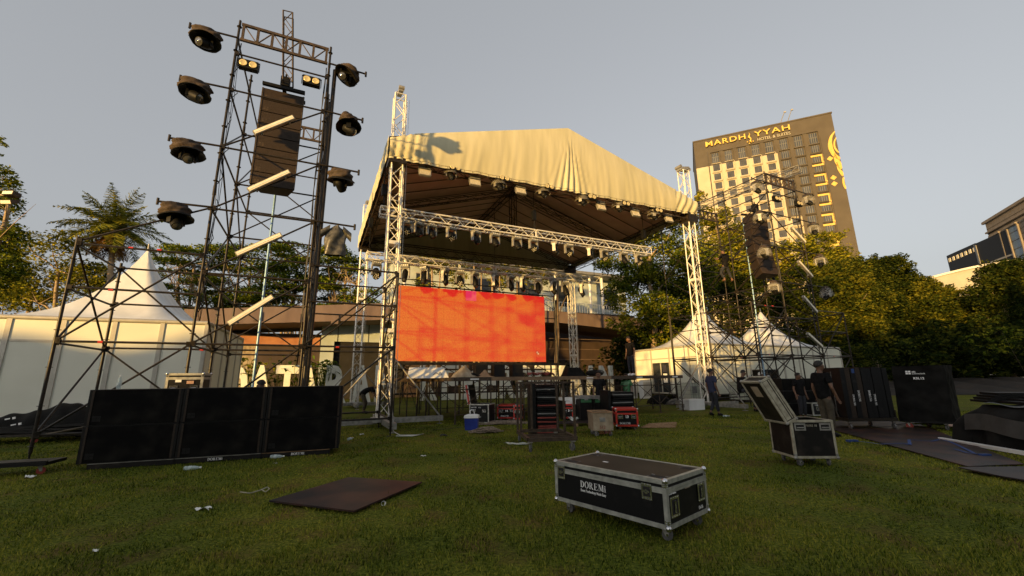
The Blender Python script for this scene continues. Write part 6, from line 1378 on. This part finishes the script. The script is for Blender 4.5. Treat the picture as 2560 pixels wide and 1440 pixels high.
t=thing('gear_bag','dark bag with grey cloth on the deck left of the man in dark green','bag',ondk(1487,-.1),AL); m=MB(); m.ell((0,0,.12),(.42,.2,.14),0,12); m.ell((.25,0,.16),(.2,.16,.10),1,10); m.tube([(-.3,0,.15),(-.25,0,.3),(-.1,0,.32),(0,0,.2)],.02,5); m.build('bag_body',['bcloth','plastic'],t)
for i,x in enumerate((1200,1245,1290)):
    t=thing('black_stage_box','%s black box behind the stage deck, below the screen'%['left','middle','right'][i],'box',ST.P(ST.pv(x,925,3.5)[0],3.5,1.47),AL,'black boxes on the deck below the screen'); m=MB(); m.bb((-.26,-.2,0),(.26,.2,.55)); m.bb((-.28,-.22,.55),(.28,.22,.58)); m.build('box_body','lam',t)
# flood lights on a pole at the left edge
p=gy(20,492,15.5); t=thing('floodlight_pole','two brown floodlights on a pale pole at the left edge','floodlight pole',(p.x-.2,15.5,0),0)
m=MB(); m.bar((-.35,0,0),(-.12,0,p.z-.15),.05,8); m.bar((-.6,0,p.z+.12),(.35,0,p.z+.05),.035,8); m.build('pole','canvas',t)
for i,(z,a) in enumerate(((.10,-.1),(-.22,.45))): m=MB(); R=Matrix.Rotation(a,3,'X'); m.box((.33,0,p.z+z),(.44,.3,.17),0,R); m.box(Vector((.33,0,p.z+z))+R@Vector((0,-.153,0)),(.4,.01,.13),1,R); m.build('floodlight',['cloth','diff'],t)
# tall grass blades by the case
m=MB()
for k_ in range(14): c=gz(random.uniform(980,1040),random.uniform(1380,1410)); m.tube([c,c+Vector((random.uniform(-.02,.02),0,.05)),c+Vector((random.uniform(-.08,.08),random.uniform(-.03,.03),random.uniform(.06,.13)))],[.0012,.0010,.0004],3)
o=m.build('grass_tuft','leafY'); tag(o,'tall pale grass stalks in the near lawn left of the big case','grass tuft')

# ================================================================ PEOPLE
BASE=dict(pel=(0,0,.93),sp=(0,-.01,1.12),ch=(0,.0,1.32),nb=(0,-.015,1.44),nk=(0,.0,1.50),h1=(0,.015,1.56),h2=(0,.02,1.63),h3=(0,.0,1.69),
 sL=(-.17,0,1.40),eL=(-.22,-.03,1.12),wL=(-.22,.04,.88),sR=(.17,0,1.40),eR=(.22,-.03,1.12),wR=(.22,.04,.88),
 hL=(-.085,0,.89),kL=(-.09,.03,.49),aL=(-.09,-.02,.09),tL=(-.10,.14,.035),hR=(.085,0,.89),kR=(.09,.03,.49),aR=(.09,-.02,.09),tR=(.10,.14,.035))
def skin(name,V,E,rad,matn,parent,root=0,sub=2):
    me=bpy.data.meshes.new(name); me.from_pydata([tuple(v) for v in V],E,[]); o=bpy.data.objects.new(name,me); COL.objects.link(o); o.parent=parent
    me.materials.append(MT[matn]); md=o.modifiers.new('skin','SKIN'); md.use_smooth_shade=True
    sv=me.skin_vertices[0].data
    for i,r in enumerate(rad): sv[i].radius=(r,r) if not isinstance(r,tuple) else r; sv[i].use_root=(i==root)
    s=o.modifiers.new('sub','SUBSURF'); s.levels=sub; s.render_levels=sub; return o
def person(label,loc,rz,pose={},shirt='shirt',trousers='jeans',hairm='hair',h=1.72,cap=None,fold=1,shoe='blk',feet=True):
    J={k:Vector(v) for k,v in BASE.items()}
    for k,v in pose.items(): J[k]=Vector(v)
    S=h/1.72; t=thing('person',label,'person',loc,rz); t.scale=(S,S,S)
    V=[];E=[];Rr=[];ix={}
    def ad(k,p,r,par=None): V.append(Vector(p)); Rr.append(r); ix[k]=len(V)-1; 
    def link(k,par): E.append((ix[par],ix[k]))
    chain=[('pel',.115,None),('sp',.105,'pel'),('ch',.12,'sp'),('nb',.06,'ch'),('nk',.048,'nb'),('h1',.078,'nk'),('h2',.098,'h1'),('h3',.06,'h2')]
    for k,r,p in chain:
        ad(k,J[k],r); 
        if p: link(k,p)
    for s in'LR':
        for k,r,p in(('s',.052,'ch'),('e',.038,'s'),('w',.026,'e')): ad(k+s,J[k+s],r); link(k+s,p+s if p!='ch' else 'ch')
        d=(J['w'+s]-J['e'+s]).normalized(); pm=J['w'+s]+d*.065; ad('p'+s,pm,(.030,.020)); link('p'+s,'w'+s)
        lat=d.cross(Vector((1,0,0))); lat=lat.normalized() if lat.length>.1 else Vector((0,1,0)); cur=d.cross(lat)*(1 if s=='L' else -1)
        for q in range(4):
            o_=lat*(.027-.018*q); L1=[.07,.08,.075,.058][q]; a=pm+d*.025+o_; b=a+d*L1*.55+cur*.008; c_=b+d*L1*.42+cur*.022
            for n_,(pt,rr) in enumerate(((a,.0095),(b,.0088),(c_,.007))): ad('f%s%d%d'%(s,q,n_),pt,rr); link('f%s%d%d'%(s,q,n_),'p'+s if n_==0 else 'f%s%d%d'%(s,q,n_-1))
        a=J['w'+s]+d*.03+lat*.032; b=a+d*.035+lat*.02+cur*.01
        ad('t0'+s,a,.012); link('t0'+s,'p'+s); ad('t1'+s,b,.009); link('t1'+s,'t0'+s)
        for k,r,p in(('h',.085,'pel'),('k',.052,'h'),('a',.036,'k'),('t',.03,'a')): ad(k+s,J[k+s],r); link(k+s,p+s if p!='pel' else 'pel')
    hd=(J['h2']-J['h1']).normalized(); face=J.get('face',Vector((0,1,0))); face=(face-hd*face.dot(hd)).normalized(); side=face.cross(hd)
    ad('nose',J['h1']+hd*.045+face*.097,.011); link('nose','h1'); ad('chin',J['h1']-hd*.028+face*.06,.03); link('chin','h1')
    skin('body',V,E,Rr,'skin',t)
    # clothes follow the limbs
    def sub(keys,edges,rads,name,matn):
        v=[J[k] if k in J else ex[k] for k in keys]; skin(name,v,[(keys.index(a),keys.index(b)) for a,b in edges],rads,matn,t)
    ex={}
    for s in'LR': ex['u'+s]=J['s'+s].lerp(J['e'+s],.72); ex['c'+s]=J['k'+s].lerp(J['a'+s],.86)
    ex['b']=J['pel'].lerp(J['sp'],-.62); ex['w']=J['pel'].lerp(J['sp'],.35)
    sub(['ch','sp','b','nb','sL','uL','sR','uR'],[('ch','sp'),('sp','b'),('ch','nb'),('ch','sL'),('sL','uL'),('ch','sR'),('sR','uR')],[(.165,.14),(.155,.135),(.165,.145),.08,.085,.07,.085,.07],'shirt',shirt)
    sub(['w','pel','hL','kL','cL','hR','kR','cR'],[('w','pel'),('pel','hL'),('hL','kL'),('kL','cL'),('pel','hR'),('hR','kR'),('kR','cR')],[.12,.13,.105,.073,.06,.105,.073,.06],'trousers',trousers)
    m=MB(); hc=J['h2']+hd*.018-face*.012; B=Matrix((side,face,hd)).transposed()
    rnd=random.Random(len(label))
    def hf(i,j):
        a=2*math.pi*i; t_=math.sin(a); lim=.12+.72*max(t_,0)+.75*min(t_,0); e=math.pi/2-(math.pi/2-lim)*j; r=1+.05*math.sin(a*9+j*7)
        return hc+B@Vector((.100*math.cos(a)*math.cos(e)*r,.112*math.sin(a)*math.cos(e)*r-.008,.104*math.sin(e)*r))
    m.grid(hf,28,10); m.build('hair' if not cap else 'cap',hairm if not cap else cap,t)
    m=MB()
    for e in(-1,1): 
        m.ell(J['h1']+hd*.062+face*.083+side*e*.031,(.011,.006,.006),0,6); m.ell(J['h1']+hd*.075+face*.088+side*e*.031,(.016,.005,.004),0,6)
    m.ell(J['h1']+hd*.008+face*.088,(.022,.007,.005),1,8); m.build('eyes_and_mouth',['dark','redw'],t)
    m=MB()
    for e in(-1,1): m.ell(J['h1']+hd*.045+side*e*.090-face*.005,(.010,.02,.028),0,8)
    m.build('ears','skin',t)
    if feet:
        for s in'LR':
            d=(J['t'+s]-J['a'+s]); m=MB(); m.tube([J['a'+s]-Vector((0,.03,.03)),J['a'+s].lerp(J['t'+s],.45),J['t'+s],J['t'+s]+d*.22],[.052,.05,.045,.022],8); m.build('shoe',shoe,t)
    return t
# man in navy shirt walking, facing right and away
g=gz(1788,1040); person('man in a navy polo shirt with white trim standing by the right truss tower',g,-1.15,dict(kL=(-.09,.10,.49),aL=(-.10,-.10,.12),tL=(-.10,.02,.035),eR=(.21,-.05,1.12),wR=(.23,.03,.87),kR=(.08,.05,.5),aR=(.08,.12,.09),tR=(.09,.27,.03)),shirt='navy',trousers='jeans',h=1.68)
g=gy(2045,905,10.2); g.z=0
person('man with tattooed arm in black t-shirt standing beside the panel cart',g,-1.35,dict(eR=(.23,.0,1.13),wR=(.22,.12,.90),eL=(-.22,-.03,1.12)),shirt='shirt',trousers='trou',h=1.72)
# man standing on stage at the right end
u,_=ST.pv(1583,930,.5); 
person('man in black t-shirt standing on the right end of the stage deck looking down',ST.P(u,.6,1.485),2.2,dict(h1=(0,.05,1.55),h2=(0,.09,1.61),h3=(0,.10,1.67),kL=(-.12,.02,.49)),h=1.70,shoe='ink')
# people behind the stage and near the tower
def pp(px,py_head,Y,label,rz,pose={},**k):
    hgt=k.get('h',1.7); p=gy(px,py_head,Y); p.z=max(0,p.z-hgt) if k.pop('stand',True) else p.z-hgt; return person(label,p,rz,pose,**k)
BEND=dict(pel=(0,-.1,.85),sp=(0,.05,1.0),ch=(0,.28,1.08),nb=(0,.38,1.10),nk=(0,.44,1.12),h1=(0,.50,1.13),h2=(0,.57,1.15),h3=(0,.62,1.17),sL=(-.17,.30,1.06),eL=(-.2,.42,.82),wL=(-.15,.55,.64),sR=(.17,.30,1.06),eR=(.2,.42,.82),wR=(.15,.55,.64),hL=(-.085,-.1,.81),kL=(-.1,.06,.45),hR=(.085,-.1,.81),kR=(.1,.06,.45))
SIT=dict(pel=(0,0,.30),sp=(0,.04,.48),ch=(0,.12,.68),nb=(0,.15,.80),nk=(0,.18,.86),h1=(0,.21,.92),h2=(0,.24,.99),h3=(0,.23,1.05),sL=(-.17,.12,.76),eL=(-.24,.22,.54),wL=(-.16,.42,.50),sR=(.17,.12,.76),eR=(.24,.22,.54),wR=(.16,.42,.50),hL=(-.09,.03,.28),kL=(-.16,.42,.52),aL=(-.13,.50,.09),tL=(-.14,.65,.035),hR=(.09,.03,.28),kR=(.16,.42,.52),aR=(.13,.50,.09),tR=(.14,.65,.035))
g=gz(905,1035); person('man in black bending down beside the front left truss tower',g+Vector((0,.2,0)),-1.4,BEND,trousers='trou')
g=gz(1505,1052); person('man in a dark t-shirt standing behind the green lidded bins',gy(1503,1060,14.8)*Vector((1,1,0)),2.6,{},h=1.62,trousers='grey')
person('crouching person with dark hair behind the middle bass cabinets',gy(660,960,10.3)*Vector((1,1,0))+Vector((0,0,.35)),.8,SIT)
person('person in red with a patterned cap behind the bass cabinets',gy(590,965,10.6)*Vector((1,1,0))+Vector((0,0,.12)),-1.2,SIT,shirt='red',cap='rope')
person('person sitting behind the water tank, left of two dark figures by the right tent',gy(1848,950,17.5)*Vector((1,1,0))+Vector((0,0,.55)),-1.4,SIT)
person('dark figure leaning forward behind the water tank by the right tent',gy(1880,950,17.5)*Vector((1,1,0)),-1.8,BEND)
person('person with a light headscarf standing behind the scaffold left of the rack',gy(1903,950,18.5)*Vector((1,1,0)),-1.3,{},h=1.55,cap='paper',shirt='tent')
person('broad dark figure behind the stacked speaker boxes under the right tower',gy(1995,950,14.2)*Vector((1,1,0))+Vector((0,0,-.0)),3.3,dict(h1=(0,.03,1.54),h2=(.02,.06,1.60)),h=1.5)
person('person in red and grey seen under the stage deck behind the trolley frame',gy(1413,985,17.5)*Vector((1,1,0)),2.9,{},h=1.45,shirt='grey')
person('person in green half hidden behind the leaning panel stack',gy(1565,945,17.0)*Vector((1,1,0)),2.7,{},h=1.55,shirt='green')
# climbers on the right scaffold tower
g=TR.P(*((TR.pv(1815,700,2.25)[0]),2.2,TR.pv(1815,700,2.25)[1]))
CL=dict(pel=(0,0,.72),sp=(0,-.04,.92),ch=(0,-.05,1.14),nb=(0,-.03,1.27),nk=(0,0,1.33),h1=(0,.03,1.39),h2=(0,.05,1.46),h3=(0,.04,1.52),sL=(-.17,-.04,1.22),eL=(-.30,.12,1.05),wL=(-.22,.32,1.16),sR=(.17,-.04,1.22),eR=(.36,.10,1.22),wR=(.46,.30,1.34),hL=(-.085,0,.68),kL=(-.20,.12,.36),aL=(-.12,-.02,.03),tL=(-.13,.12,-.02),hR=(.085,0,.68),kR=(.24,.10,.42),aR=(.36,.08,.06),tR=(.44,.20,.0))
m_=person('worker in black climbing on the rear left of the right scaffold tower',g,.2,CL,shoe='skin')
g=TR.P(TR.pv(1925,640,1.4)[0],1.5,TR.pv(1925,705,1.4)[1]); person('worker perched under the line array of the right scaffold tower',g,.4,CL,shoe='ink',trousers='jeans')
